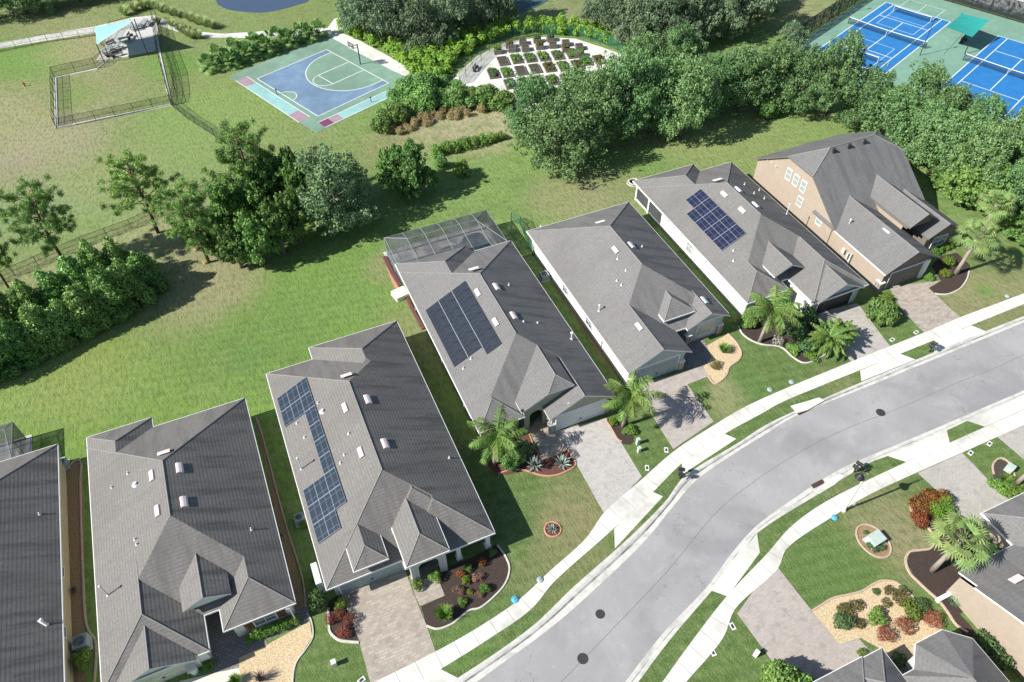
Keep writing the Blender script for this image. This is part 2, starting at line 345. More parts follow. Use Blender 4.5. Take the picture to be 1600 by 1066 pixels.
def lawn():
    mm,nt,out=newmat('lawn_grass');b=NB(nt);tc=b.n('ShaderNodeTexCoord').outputs['Object']
    flat=b.n('ShaderNodeVectorMath',operation='MULTIPLY');b.l(tc,flat.inputs[0]);flat.inputs[1].default_value=(1,1,0);pos=flat.outputs[0]
    wob=b.noise(tc,.12,5,.65,.5);wob2=b.noise(tc,.5,4,.7)
    w=b.math('ADD',b.math('MULTIPLY',b.math('SUBTRACT',wob,.5),2.2),b.math('MULTIPLY',b.math('SUBTRACT',wob2,.5),.9))
    col=b.mix(b.ramp(b.noise(tc,.10,4,.6,.4),.38,.66),(.138,.220,.066),(.182,.282,.074))
    def blob(col,px,py,r,c,amt,soft=.6,ax=1):
        x,y=P2(px,py);o=b.n('ShaderNodeVectorMath',operation='DISTANCE');b.l(pos,o.inputs[0]);o.inputs[1].default_value=(x,y,0)
        d=b.math('ADD',b.math('DIVIDE',o.outputs['Value'],r),b.math('MULTIPLY',w,.55))
        return b.mix(b.math('MULTIPLY',b.ramp(d,1-soft,1+soft*.6,1,0),amt),col,c)
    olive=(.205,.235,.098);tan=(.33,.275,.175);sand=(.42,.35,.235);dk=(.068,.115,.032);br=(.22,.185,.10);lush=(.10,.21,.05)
    for q in ((250,590,26,(.15,.265,.04),.8),(520,470,16,(.135,.245,.045),.75),(430,180,12,(.19,.27,.075),.5),(330,150,10,(.17,.26,.07),.4),(0,60,45,olive,.85,.5),(150,140,32,olive,.85,.5),(60,330,26,olive,.7,.5),(330,230,18,olive,.6,.5),(450,190,10,olive,.55,.6),(40,190,15,tan,.65,.6),(65,245,8,(.24,.20,.15),.7),(150,75,8,tan,.6),(60,60,14,(.17,.17,.07),.4),
              (30,90,7,(.10,.18,.03),.7),(262,105,5,(.10,.19,.03),.8),(200,120,4,br,.5),(100,150,5,(.13,.18,.04),.5),
              (150,410,4.5,sand,.6),(70,425,4,tan,.6),(215,375,5,sand,.45),(270,360,5,tan,.6),(315,400,5,(.20,.155,.115),.9),(350,440,4,tan,.5),(285,430,5,sand,.4),(260,340,5,tan,.6),(230,480,6,br,.5),(300,455,5,tan,.4),
              (720,190,8,sand,.85),(770,200,5,sand,.7),(640,205,5,tan,.55),(640,215,5,tan,.5),(600,235,5,br,.5),(740,215,5,tan,.5),
              (960,290,6,br,.55),(900,310,5,tan,.35),(1040,235,6,olive,.6),(1170,210,9,olive,.6),(1300,180,6,olive,.5),(1000,265,6,(.09,.17,.035),.6),
              (280,590,6,olive,.35),(130,560,5,(.19,.22,.035),.6),(210,640,9,(.135,.225,.03),.5),(400,530,8,(.09,.165,.032),.5),(650,500,5,br,.6),(615,415,3,tan,.6),(700,560,3,br,.55),
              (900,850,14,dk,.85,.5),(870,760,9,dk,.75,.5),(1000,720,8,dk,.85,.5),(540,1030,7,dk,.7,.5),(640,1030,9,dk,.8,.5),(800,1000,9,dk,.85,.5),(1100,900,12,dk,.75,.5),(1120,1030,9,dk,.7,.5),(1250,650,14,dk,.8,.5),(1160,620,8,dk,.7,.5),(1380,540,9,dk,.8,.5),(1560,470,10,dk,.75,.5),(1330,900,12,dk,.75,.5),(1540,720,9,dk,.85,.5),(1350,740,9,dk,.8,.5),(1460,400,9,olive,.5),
              (895,812,3.6,br,.75),(880,840,2.5,br,.5),(840,900,3,br,.35),(1140,620,2,tan,.5),(1130,595,1.5,tan,.4),(1395,820,4,br,.65),(1420,860,3,br,.5),(1350,800,3,br,.5),(1560,490,6,br,.75),(1510,470,3,tan,.5),(1590,440,4,br,.6),(1310,600,2,br,.5),(1560,495,4,br,.6),(930,780,3,br,.3),(1000,845,2,br,.5),(900,900,4,br,.35),
              (900,20,8,(.22,.19,.12),.8),(1240,10,8,tan,.7),(480,10,8,(.18,.19,.07),.6),(110,42,8,tan,.4),(180,28,6,olive,.4)):
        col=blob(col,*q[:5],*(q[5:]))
    n1=b.noise(tc,1.1,5,.7,.3);col=b.mix(b.math('MULTIPLY',b.ramp(n1,.40,.70),.5),col,(.215,.262,.11))
    n4=b.noise(tc,.6,5,.7,.3);col=b.mix(b.math('MULTIPLY',b.ramp(n4,.45,.68),.5),col,(.085,.135,.035))
    for q in ((62,238,7,(.30,.25,.20),.75,.7),(95,225,6,(.31,.27,.17),.6,.7),(55,285,6,(.30,.24,.14),.6,.7),(15,200,9,(.31,.28,.16),.55),(60,95,7,(.15,.25,.06),.75,.7),(20,85,7,(.14,.25,.06),.6,.7),(130,75,7,(.32,.28,.16),.6,.7),(250,105,5,(.13,.25,.05),.8,.7),(225,60,3,(.12,.22,.05),.7),
              (270,185,6,(.17,.27,.08),.6,.8),(180,300,12,(.20,.28,.10),.45,.8),(360,175,11,(.20,.29,.07),.55,.8),(55,315,7,(.19,.27,.14),.5,.8),(150,270,8,(.27,.26,.13),.45,.8),(180,130,6,(.26,.24,.13),.5,.8),(120,150,4,(.17,.25,.07),.5,.8),(330,210,9,(.19,.27,.09),.4,.8),
              (1000,262,7,(.12,.24,.055),.6,.8),(880,320,5,(.27,.24,.13),.6,.8),(960,300,5,(.27,.24,.14),.55,.8),(1060,225,6,(.25,.27,.11),.5,.8),(1150,225,8,(.24,.28,.10),.45,.8),(640,520,3,(.25,.2,.12),.6),(600,425,2.5,(.27,.22,.13),.6),(350,450,5,(.28,.24,.14),.55,.8),(300,480,4,(.26,.24,.13),.5,.8),
              (385,560,2.2,(.09,.18,.05),.5),(560,470,9,(.12,.22,.05),.4,.8),(60,600,8,(.22,.27,.08),.45,.8),(140,610,5,(.24,.27,.09),.45,.8),
              (893,815,2.8,(.24,.19,.11),.6,.8),(870,850,2.5,(.20,.18,.09),.5,.8),(1135,610,1.6,(.30,.27,.15),.6,.8),(1130,640,1.4,(.26,.25,.12),.5,.8),(1170,600,2.5,(.08,.17,.04),.5,.8),(1530,450,3,(.28,.24,.13),.6,.8),(1590,455,3,(.26,.23,.12),.6,.8),(1490,490,2,(.24,.2,.12),.6,.8),(1540,455,1.2,(.1,.22,.04),.7,.8),
              (1410,840,2.6,(.27,.22,.14),.65,.8),(1385,800,2,(.22,.2,.11),.5,.8),(1440,880,1.6,(.22,.2,.1),.4),(1300,900,4,(.075,.15,.035),.5,.8),(1220,740,2,(.1,.18,.05),.4),(940,880,1.2,(.24,.2,.11),.5),(730,1000,2,(.09,.18,.04),.5)):
        col=blob(col,*q[:5],*(q[5:]))
    n5=b.noise(b.mapping(tc,(1,.35,1),(0,0,.6)),3.2,4,.75);col=b.mix(b.math('MULTIPLY',b.ramp(n5,.42,.66),.6),col,(.06,.10,.026))
    n6=b.noise(tc,7,3,.8);col=b.mix(b.math('MULTIPLY',b.ramp(n6,.45,.7),.42),col,(.245,.335,.14))
    mw=b.n('ShaderNodeTexWave',wave_type='BANDS',bands_direction='Y');b.l(b.mapping(tc,(1,1,1),(0,0,.22)),mw.inputs['Vector']);mw.inputs['Scale'].default_value=.32;mw.inputs['Distortion'].default_value=1.4;mw.inputs['Detail'].default_value=2;mw.inputs['Detail Scale'].default_value=.4
    col=b.mix(b.math('MULTIPLY',mw.outputs['Fac'],.09),col,(.30,.36,.13))
    hgt=b.math('ADD',n5,n6);b.l(b.bsdf(col,.95,b.bump(hgt,.7,.12),0,.1),out.inputs[0]);return mm
M['lawn']=lawn()
# foliage
M['oak']=leafmat('oak_leaves',((0.077,0.162,0.051),(0.126,0.238,0.079),(0.178,0.311,0.117)),.35)
M['oakg']=leafmat('grey_oak_leaves',((0.096,0.162,0.069),(0.135,0.216,0.095),(0.181,0.274,0.124)),.35)
M['moss']=leafmat('mossy_oak_leaves',((0.082,0.133,0.066),(0.130,0.201,0.098),(0.205,0.284,0.163)),.3)
M['hollyl']=leafmat('dark_glossy_leaves',((0.098,0.196,0.054),(0.168,0.308,0.074),(0.238,0.407,0.099)),.5,.2,.4)
M['bright']=leafmat('bright_leaves',((0.081,0.176,0.040),(0.125,0.249,0.055),(0.177,0.321,0.078)),.5)
M['yellowg']=leafmat('yellow_green_leaves',((0.108,0.229,0.026),(0.171,0.312,0.032),(0.228,0.360,0.045)),.25)
M['pine']=leafmat('pine_needles',((0.119,0.202,0.046),(0.177,0.293,0.064),(0.248,0.383,0.090)),.8)
M['palm']=leafmat('palm_leaves',((.075,.16,.028),(.12,.225,.04),(.20,.29,.07)),.9,.3)
M['sabal']=leafmat('sabal_leaves',((0.164,0.255,0.075),(0.223,0.319,0.100),(0.297,0.398,0.138)),.9,.3)
M['grassp']=leafmat('tall_grass',((0.232,0.326,0.098),(0.340,0.429,0.156),(0.429,0.511,0.233)),1,.3)
M['dry']=leafmat('dry_grass',((0.435,0.369,0.167),(0.588,0.479,0.241),(0.348,0.326,0.130)),.6,.3)
M['red']=leafmat('red_leaves',((.24,.06,.04),(.16,.04,.03),(.33,.12,.08)),2,.2)
M['orange']=leafmat('rust_leaves',((.24,.075,.022),(.14,.045,.018),(.32,.15,.04)),2,.2)
M['pinkl']=leafmat('pink_leaves',((.30,.14,.13),(.20,.09,.08),(.25,.20,.10)),2,.2)
M['olivel']=leafmat('olive_brown_leaves',((.13,.115,.035),(.18,.15,.05),(.09,.10,.03)),2,.2)
M['lime']=leafmat('lime_leaves',((.18,.26,.03),(.24,.32,.04),(.14,.22,.03)),2,.25)
M['shrub']=leafmat('shrub_leaves',((0.092,0.200,0.034),(0.146,0.277,0.046),(0.200,0.339,0.062)),1.5,.2)
M['dkshrub']=leafmat('dark_shrub_leaves',((0.054,0.117,0.040),(0.090,0.171,0.059),(0.135,0.234,0.081)),1.5,.2)
M['agave']=leafmat('agave_leaves',((.20,.27,.23),(.26,.33,.28),(.32,.38,.30)),2,.05,.5)
M['hosta']=leafmat('pale_leaves',((.24,.33,.20),(.32,.40,.27),(.18,.28,.15)),2,.15)
M['palmetto']=leafmat('palmetto_leaves',((0.138,0.263,0.068),(0.191,0.341,0.090),(0.255,0.420,0.135)),.9,.3)
M['flower']=leafmat('white_flowers',((.55,.50,.48),(.45,.40,.38),(.3,.3,.2)),2,.2)
M['twig']=mat('bare_twigs',(.26,.20,.18),(.18,.13,.12),6,.9)
# ------------------------------------------------------------------ world and sun
wd=bpy.data.worlds.new('World');SC.world=wd;wd.use_nodes=True;nt=wd.node_tree;bg=nt.nodes['Background']
sky=nt.nodes.new('ShaderNodeTexSky');sky.sky_type='NISHITA';sky.sun_disc=False;sky.sun_elevation=R(39);sky.sun_rotation=R(272);sky.air_density=1;sky.dust_density=.6
nt.links.new(sky.outputs[0],bg.inputs[0]);bg.inputs[1].default_value=.084
sl=bpy.data.lights.new('sun','SUN');sl.energy=5.0;sl.angle=R(.5);sl.color=(1,.965,.91)
so=bpy.data.objects.new('sun',sl);COL.objects.link(so)
el,az=R(39),R(-2);so.rotation_euler=Vector((math.cos(az)*math.cos(el),math.sin(az)*math.cos(el),-math.sin(el))).to_track_quat('-Z','Y').to_euler();so.location=(0,40,80)
SC.view_settings.view_transform='Standard';SC.view_settings.look='None';SC.view_settings.gamma=1;SC.view_settings.exposure=.72
# ------------------------------------------------------------------ street lines y=f(x)
class Curve:
    def __init__(s,pix,extl=None,extr=None):
        pts=sorted(PX(pix))
        # light smoothing
        q=[]
        for p in pts:
            if q and p[0]-q[-1][0]<1.2:q[-1]=((q[-1][0]+p[0])/2,(q[-1][1]+p[1])/2)
            else:q.append(p)
        for _ in range(2):
            q=[q[0]]+[(q[i][0],.25*q[i-1][1]+.5*q[i][1]+.25*q[i+1][1]) if abs((q[i][0]-q[i-1][0])-(q[i+1][0]-q[i][0]))<3.5 else q[i] for i in range(1,len(q)-1)]+[q[-1]]
        s.p=q
    def __call__(s,x):
        p=s.p;n=len(p)
        if x<=p[0][0]:
            k=(p[1][1]-p[0][1])/(p[1][0]-p[0][0]);return p[0][1]+max(-.4,min(.4,k))*(x-p[0][0])*1.0
        if x>=p[-1][0]:
            k=(p[-1][1]-p[-2][1])/(p[-1][0]-p[-2][0]);return p[-1][1]+max(-.12,min(.12,k))*(x-p[-1][0])
        for i in range(n-1):
            if p[i][0]<=x<=p[i+1][0]:
                a,b,c,d=p[max(i-1,0)],p[i],p[i+1],p[min(i+2,n-1)]
                h=c[0]-b[0];t=(x-b[0])/h
                m0=(c[1]-a[1])/(c[0]-a[0])*h if c[0]>a[0] else 0;m1=(d[1]-b[1])/(d[0]-b[0])*h
                return (2*t**3-3*t*t+1)*b[1]+(t**3-2*t*t+t)*m0+(-2*t**3+3*t*t)*c[1]+(t**3-t*t)*m1
NC=Curve([(716,1059),(774,1024.3),(839.7,980.8),(900,925.7),(979.7,840),(1036,776),(1068.8,745),(1149.5,686),(1200,659.7),(1288.8,621.6),(1346,596.3),(1432.5,563),(1539,518),(1600,494)])
NR=Curve([(743,1066),(793.3,1032),(851.3,991.4),(900,947),(999.4,840),(1050,784.5),(1087.6,747.9),(1143.9,705.7),(1200,674.7),(1243.8,648.8),(1347,605.7),(1422,577.6),(1510.5,539),(1600,503)])
NW2=Curve([(600,1059),(681.2,1018.5),(747,985.6),(812.6,943),(859,896.7),(914,840),(946.9,805),(1002.2,745),(1052.9,701),(1115.7,659.7),(1160.8,636),(1219.4,609.4),(1300,577.6),(1330,564.4),(1390,541.9),(1450,518.5),(1500,496.3),(1600,458.8)])
NW1=Curve([(689,1045.6),(760,1007),(830,954.7),(870.6,918),(946,840),(1015.4,765.7),(1065,717.9),(1128,676.6),(1190.8,644),(1219.4,628.2),(1281.3,602.9),(1344,579.4),(1406,553.2),(1458.8,531.5),(1518,509),(1600,475.3)])
SR=Curve([(976,1066),(1036,993),(1103,910),(1142.5,860),(1182,817.6),(1240,772.6),(1283.2,747.2),(1326.4,725.7),(1420,686.3),(1476,664),(1540,633.8),(1600,609)])
SCc=Curve([(997,1066),(1052,997.7),(1111,922.7),(1151,860),(1182.8,833.5),(1273.8,767.9),(1358,723.8),(1387.3,712.5),(1479.4,672.6),(1511.5,657.8),(1596,621)])
SW1=Curve([(1035,1066),(1084.6,1000),(1136.6,932),(1193,860),(1232.3,820),(1279.5,785.7),(1350.7,751.9),(1415.5,721.9),(1483.6,692.6),(1539.3,667),(1600,640.5)])
SW2=Curve([(1072,1066),(1126,990.8),(1152.7,958.5),(1209,880),(1230.7,860),(1294.5,802.6),(1350.7,772.6),(1433.8,739),(1503,708),(1558,682.8),(1600,664)])
XS=[-90,-60,-40]+[x*1.0 for x in range(-26,120)]+[130,150,180]
ZR=-.13
# ground: one sheet, pressed down under the street
g=MB();ys=[]
rows=[lambda x:-120,lambda x:-30,lambda x:SCc(x),lambda x:SCc(x)+.02,lambda x:SR(x)-.02,lambda x:(SR(x)+NR(x))/2,lambda x:NR(x)+.02,lambda x:NC(x)-.02,lambda x:NC(x),lambda x:60,lambda x:120,lambda x:260,lambda x:900]
zz=[0,0,0,ZR-.15,ZR-.15,ZR-.15,ZR-.15,ZR-.15,0,0,0,0,0]
XG=[-500]+XS+[500]
for x in XG:
    for r_,z in zip(rows,zz):g.v.append((x,r_(x),z))
n=len(rows)
for i in range(len(XG)-1):
    for j in range(n-1):g.f.append((i*n+j,(i+1)*n+j,(i+1)*n+j+1,i*n+j+1));g.m.append(0)
tag(g.build('ground',M['lawn']),kind='structure')
def strip(name,f0,f1,z,m_,x0=-60,x1=140,step=.5,th=0):
    b=MB();x=x0;k=0
    while x<=x1:
        b.v+=[(x,f0(x),z),(x,f1(x),z)];
        if k:b.f.append((2*k-2,2*k,2*k+1,2*k-1));b.m.append(0)
        k+=1;x+=step
    return b
tag(strip('road',SR,NR,ZR,0).build('road',M['road']),kind='structure')
# kerbs with gutter pan
def kerb(name,fr,fc):
    b=MB();x=-60;k=0
    prof=[(0,ZR-.1),(0,ZR+.012),(.46,ZR-.01),(.58,-.05),(.76,.012),(1.0,.012),(1.0,-.1)]
    while x<=140:
        y0,y1=fr(x),fc(x)
        for t,z in prof:b.v.append((x,y0+(y1-y0)*t,z))
        if k:
            a=(k-1)*7
            for j in range(6):b.f.append((a+j,a+7+j,a+8+j,a+j+1));b.m.append((0,0,1,0,0,0)[j])
        k+=1;x+=.5
    tag(b.build(name,[M['kerb'],M['gutterline']]),kind='structure')
kerb('kerb',NR,NC);kerb('kerb',SR,SCc)
# sidewalks with joints
def walk(f0,f1,x0=-60,x1=140):
    b=strip('sidewalk',f0,f1,.03,0,x0,x1)
    # edges
    x=x0
    while x<x1:
        for f in (f0,f1):b.add([(x,f(x),.03),(x+.5,f(x+.5),.03),(x+.5,f(x+.5),-.03),(x,f(x),-.03)],[(0,1,2,3)])
        x+=.5
    x=-20.0
    while x<100:
        s_=(f0(x+.2)-f0(x-.2))/.4;L=math.hypot(1,s_);dx=-s_*1.45/L/ L
        xb=x+(-s_)*(f1(x)-f0(x))/(1+s_*s_)
        a=Vector((x,f0(x),.034));c=Vector((xb,f1(xb),.034));u=Vector((1,s_,0)).normalized()*.018
        b.add([a-u,a+u,c+u,c-u],[(0,1,2,3)],1)
        x+=1.52/L
    tag(b.build('sidewalk',[M['conc'],M['joint']]),kind='structure')
walk(NW1,NW2);walk(SW2,SW1)
sm=MB();pts=[(x,(SR(x)+NR(x))/2+.05*math.sin(x*.6)) for x in np.arange(-10,90,.8)];sm.ribbon(pts,.035,.0,ZR+.004);
tag(sm.build('road_seam',M['seam']),kind='structure')
def sheet(name,pix,z,m_,kind='structure',label=None,cat=None,smooth=False,parent=None,th=.05,world=None):
    pts=world or PX(pix)
    if smooth:pts=smooth_path(pts,4,True)
    b=MB();b.poly(pts,z,0,th);o=b.build(name,m_,parent)
    if kind:tag(o,kind=kind)
    return o
# driveway aprons between pavement and kerb
for a in ([(560,1110),(600,1081),(689,1046),(716,1060),(690,1080)],[(959.7,826.9),(1015,766.6),(1036,776),(961,857)],[(1065,717.9),(1128,676.6),(1150.5,686),(1067,741)],
          [(1344,579.4),(1406,553),(1430.5,562),(1346,596)],[(1458.8,531.5),(1518,509),(1539.8,517.7),(1460,551)],
          [(1111,922.7),(1136.6,932),(1187.3,863.8),(1182.7,833.8)],[(1387,712.5),(1415.5,721.9),(1483.6,692.6),(1479.4,672.6)],[(1511.5,657.8),(1539,667),(1640,622),(1640,602),(1596,621)]):
    sheet('driveway_apron',a,.022,M['conc'])
# storm drains
for pts,gr in (([(1235.4,634.8),(1279.5,621.6),(1288,626),(1262,641),(1245,646)],[(1242,643.5),(1258,637),(1263,641.5),(1248.5,648.5)]),
               ([(1273,767),(1288,755),(1311.4,740.7),(1319,744.5),(1304,757.6),(1280.4,772)],[(1267.3,757.6),(1284,749),(1288,754.8),(1271,763)])):
    sheet('drain_slab',pts,.045,M['conc'],th=.1)
    q=PX(gr,-.05);b=MB();b.poly(q,-.035,0,.05)
    for i in range(1,9):
        t=i/9;a=Vector((*q[0],0)).lerp(Vector((*q[1],0)),t);c=Vector((*q[3],0)).lerp(Vector((*q[2],0)),t)
        b.ribbon([a,c],.03,.012,-.03,1)
    o=b.build('drain_grate',[M['rust'],M['iron']])
    tag(o,'rusty storm drain grate at the kerb '+('on the side of the row of houses' if pts[0][0]<1250 else 'near the street lamp'),'drain grate',group='storm drain grates')
# manholes
for i,(px,py,r_,lb) in enumerate(((937.8,959.6,.36,'round manhole cover on the road bend, upper of the near pair'),(910.6,1029.3,.40,'larger round manhole cover on the road at the bottom edge'),(1376,644.7,.42,'round manhole cover alone on the straight upper road'))):
    c=P(px,py,ZR);b=MB();b.lathe([(r_,0),(r_,.012),(r_*.86,.014),(r_*.84,.006),(.05,.006)],(0,0,0),24)
    for k in range(-3,4):
        h=math.sqrt(max(0,(r_*.8)**2-(k*r_*.23)**2));b.box(-h,h,k*r_*.23-.012,k*r_*.23+.012,.004,.015)
    o=b.build('manhole_cover',M['iron']);o.location=(c.x,c.y,ZR+.002);tag(o,lb,'manhole cover','manhole covers in the road')
# driveways
D={}
def drive(name,pix,m_,z=.02):return sheet(name,pix,z,m_)
drive('driveway',[(240,1085),(283,1064),(373,1043),(385,1085)],M['garagec'])
drive('driveway',[(533,928),(628,876),(646,927),(666,976),(681,1019),(592,1068),(579,1068),(561,1001)],M['paver1'])
drive('driveway',[(868,675),(947,653),(1003,745),(945,804),(895,715),(885,700)],M['paver2'])
drive('driveway',[(1000,600),(1040,590),(1098,571),(1107,588),(1074,601),(1115,659),(1052,702),(1013,640)],M['paver4'])
drive('driveway',[(1270,490),(1340,474),(1391,542),(1330,565)],M['paver3'])
drive('driveway',[(1388,448),(1471,438.5),(1450.5,450.5),(1500,496.5),(1444,519.5),(1411.5,486.5)],M['paver1'])
drive('driveway',[(1152,959),(1209,879),(1268,954),(1311,1007),(1341,997),(1380,1040),(1345,1060),(1270,1100),(1245,1100),(1204,1030)],M['paver4'])
drive('driveway',[(1434,739),(1503.5,708),(1551,757),(1600,780),(1537,830),(1495,800),(1478,780)],M['paver3'])
drive('driveway',[(1558,682.5),(1602,662.5),(1660,700),(1650,770),(1600,718)],M['paver3'])
# walks
def fp(name,pix,m_,z=.024,sm=False):return sheet(name,pix,z,m_,smooth=sm)
fp('footpath',[(318,950),(347,940),(352,985),(378,990),(417.5,1001),(417.5,1007),(373.8,1028),(373,1044),(335,1052)],M['darkpaver_shade'])
fp('footpath',[(378,991),(440,966),(482,944),(484,970),(417.5,1000.5)],M['darkpaver_shade'],.021)
fp('footpath',[(647,927),(640,900),(690,866),(695,880),(683,901),(695,931),(656,947)],M['paver1'],.026)
fp('footpath',[(826,672),(850,640),(872,665),(880,688),(888,702),(848,718),(840,700)],M['paver1'],.026)
fp('footpath',[(1060,560),(1075,535),(1100,530),(1112,560),(1098,573.5),(1073,575)],M['darkpaver_shade'],.026)  # shadow on this walk is painted in by the dark paver tone
fp('footpath',[(1520,935),(1545,950),(1515,952),(1494,940)],M['concretepad'],.026)
fp('ac_pad',[(615,453),(636,450),(640,464),(624,468)],M['concretepad'],.06)
# planting beds: bed sheet + raised edging
def bed(pix,m_,edge=None,em=None,z=.016,w=.16,h=.09,sm=True,closed=False):
    w_=PX(pix)
    if sm:
        pts=smooth_path(w_,3,True)
    else:pts=w_
    o=sheet('planting_bed',None,z,m_,world=pts)
    if edge:
        b=MB();b.ribbon(smooth_path(PX(edge),5,closed),w,h,0,0,closed);tag(b.build('bed_edging',em or M['edge']),kind='structure')
bed([(371,1029),(417.5,1007.5),(440,995),(483.8,971),(488,995),(465,1032),(455,1090),(350,1085),(373,1045)],M['pebble'],[(480,958),(487,972),(489,995),(478,1015),(465,1032),(459,1050),(457,1080)],M['edgew'],w=.11,sm=False)
bed([(104,725),(125,722),(131,760),(133,1066),(107,1066),(104,800)],M['pebble2'],[(108,728),(118,720),(127,724),(126,760),(130,900),(135,975),(150,1005),(148,1066)],M['edge'],sm=False)
bed([(398,650),(405,655),(448,820),(475,935),(480,960),(462,965),(455,930),(430,800)],M['pebble2'],[(400,652),(410,680),(432,765),(450,830),(472,900),(478,950)],M['edge'],sm=False,w=.12)
bed([(658,948),(695,931),(684,903),(690,890),(740,870),(776,850),(790,870),(796,891),(785.3,918),(753.5,948),(734.5,953.5),(704.8,975.8),(683.6,983),(666.6,978)],M['mulch'],[(777,852),(790,870),(796,891),(785.3,918),(753.5,948),(734.5,953.5),(718,966),(704.8,975.8),(683.6,983),(666.6,978)],M['edgew'],sm=False)
bed([(512.9,940),(537,925),(547,950),(560.6,1003),(528.8,997),(514,986)],M['mulch'],[(512.9,950),(514,972),(516,988),(528.8,1000),(545,1003),(561,1004)],M['edgew'],sm=False,w=.2)
bed([(760,715),(775,690),(822,675),(830,690),(848,720),(888,703),(900,727),(880,740),(858,743),(835,738),(815,737),(795,742),(775,740),(765,733)],M['redmulch'],[(778,741),(800,734),(818,735),(832,739),(845,743),(860,744),(878,740),(899,727),(893,712),(888,703)],M['edger'],sm=False)
b=MB();b.ribbon(PX([(825,672),(835,700),(848,719),(888,703)]),.12,.06);tag(b.build('bed_edging',M['edger']),kind='structure')
bed([(947,656),(970,650),(985,665),(990,685),(985,695),(965,690),(955,672)],M['mulch'],[(947,657),(956,671),(965,686),(972,690)],M['edger'],w=.1)
bed([(1093.5,532),(1105,540),(1137,522),(1150,535),(1158,551),(1155,562),(1140,573.5),(1129.5,593),(1117.5,599),(1107,587),(1096.5,570.5),(1104,560)],M['pebble'],[(1137,522),(1150,535),(1158,551),(1154,563),(1140,573.5),(1134,588),(1117.5,600),(1106,588)],M['edge'],sm=False)
bed([(1156.6,516.6),(1170,530),(1193,540),(1221,543.8),(1234,552),(1243.8,562.5),(1258.8,567),(1275,562),(1288,555),(1300,530),(1290,505),(1240,480),(1180,490),(1152,500)],M['mulch'],[(1154,510),(1160,522),(1175,533),(1193,539),(1212,541),(1224,545),(1236,556),(1247,564),(1258,567.5),(1272,564),(1290,554)],M['edgew'],sm=False)
bed([(1470,439),(1452,450),(1460,458),(1480,459),(1500,450),(1513,430),(1516,415),(1495,395),(1470,400),(1455,415)],M['mulch'],[(1460,459),(1470,460.5),(1485,459),(1500,451),(1510,438),(1514,424)],M['edgew'],sm=False)
bed([(1268,955),(1284,945),(1300.5,936),(1325,930),(1345.8,925),(1362,915),(1376,908),(1390,908),(1401,912),(1418.7,926),(1441,949),(1470,975),(1475,1000),(1440,1060),(1411,1060),(1383,1018),(1345,997),(1311,1007)],M['pebble'],[(1268,955),(1284,945),(1300.5,935),(1325,929.5),(1345.8,924),(1362,914),(1376,908),(1390,908),(1401,911),(1418.7,925),(1441,949)],M['edge'],sm=False)
bed([(1423.7,782),(1440,768),(1475,775),(1495,800),(1540,806),(1590,852),(1540,890),(1500,900),(1530,930),(1500,960),(1545,1010),(1530,1030),(1494,976.5),(1466.5,938.8),(1433.8,908.6),(1417.5,881),(1421,863),(1454,858),(1460,843),(1451,825.6),(1436,812)],M['mulch'],
    [(1422,784),(1424,797),(1436,812),(1451,826),(1460,843),(1454,857),(1437,860),(1421,863),(1415,876),(1421,895),(1433.8,908.6),(1450,924),(1466.5,938.8),(1480,956),(1494,976.5),(1512,988)],M['edge'],sm=False,w=.2)
cx,cy=P2(1364.5,845.5)
def ringbed(px,py,rx,ry,m_,em,w=.16):
    cx,cy=P2(px,py);pts=[(cx+rx*math.cos(t),cy+ry*math.sin(t)) for t in np.linspace(0,2*math.pi,24,endpoint=False)]
    sheet('planting_bed',None,.016,m_,world=pts);b=MB();b.ribbon(pts,w,.09,0,0,True);tag(b.build('bed_edging',em),kind='structure')
ringbed(1364.5,845.5,1.15,1.5,M['pebble2'],M['edge'],.14)
ringbed(863.5,827.5,.66,.66,M['redmulch'],M['edger'],.13)
ringbed(990,286,.8,.8,M['mulch'],M['edgew'],.12)
bed([(1553,750),(1551,725),(1560,717),(1573,722),(1582,738),(1590,760),(1570,775),(1556,765)],M['soil'],[(1553,742),(1551,728),(1558,718),(1568,717),(1577,724),(1582,735),(1586,745)],M['edge'],sm=False)
bed([(600,405),(606,400),(630,455),(628,470),(612,440)],M['edger'],None,sm=False)
bed([(836,400),(845,395),(990,590),(978,600),(940,560)],M['pebble2'],None,sm=False,z=.012)
bed([(640,468),(650,470),(755,660),(745,664)],M['soil'],None,sm=False,z=.012)
# park: path, plaza, pond
fp('park_path',[(-60,84),(0,67),(60,56),(147,42),(205,28),(240,24),(262,32),(285,44),(310,50),(350,53),(400,50),(450,45),(512,44),(522,30),(545,24),(560,28),(525,52),(512,48),(505,56),(450,60),(400,59.5),(330,59),(300,56),(265,46),(245,38),(235,36),(150,51),(60,66),(0,76),(-60,95)],M['conc'],.02)
fp('park_path',[(512,45),(530,50),(562,64),(600,84),(640,107),(664,128),(658,131),(610,109),(560,83),(520,60),(508,54)],M['conc'],.028)
fp('plaza',[(150,95),(163,75),(168,52),(207,30),(244,24),(247,45),(243,80),(200,88),(170,93)],M['concretepad'],.030)
pz=sheet('sail_shade_pad',[(193,60),(215,55),(223,82),(193,90)],.036,M['concretepad'])  # plain concrete slab shaped after the sail's shadow on the plaza
sheet('pond',[(335,-30),(338,2),(345,10),(360,16),(385,19),(410,20),(440,15),(465,8),(484,0),(510,-30)],.012,M['pond'],smooth=True)
# dog-run kerb
b=MB()
for l in ([(88.7,200),(86.5,122),(151,108),(170,92.5),(200,88)],[(88.7,200.2),(268.7,164),(262,140),(247,72),(243,50)]):b.ribbon(PX(l),.42,.10)
tag(b.build('dog_run_kerb',M['conc']),kind='structure')
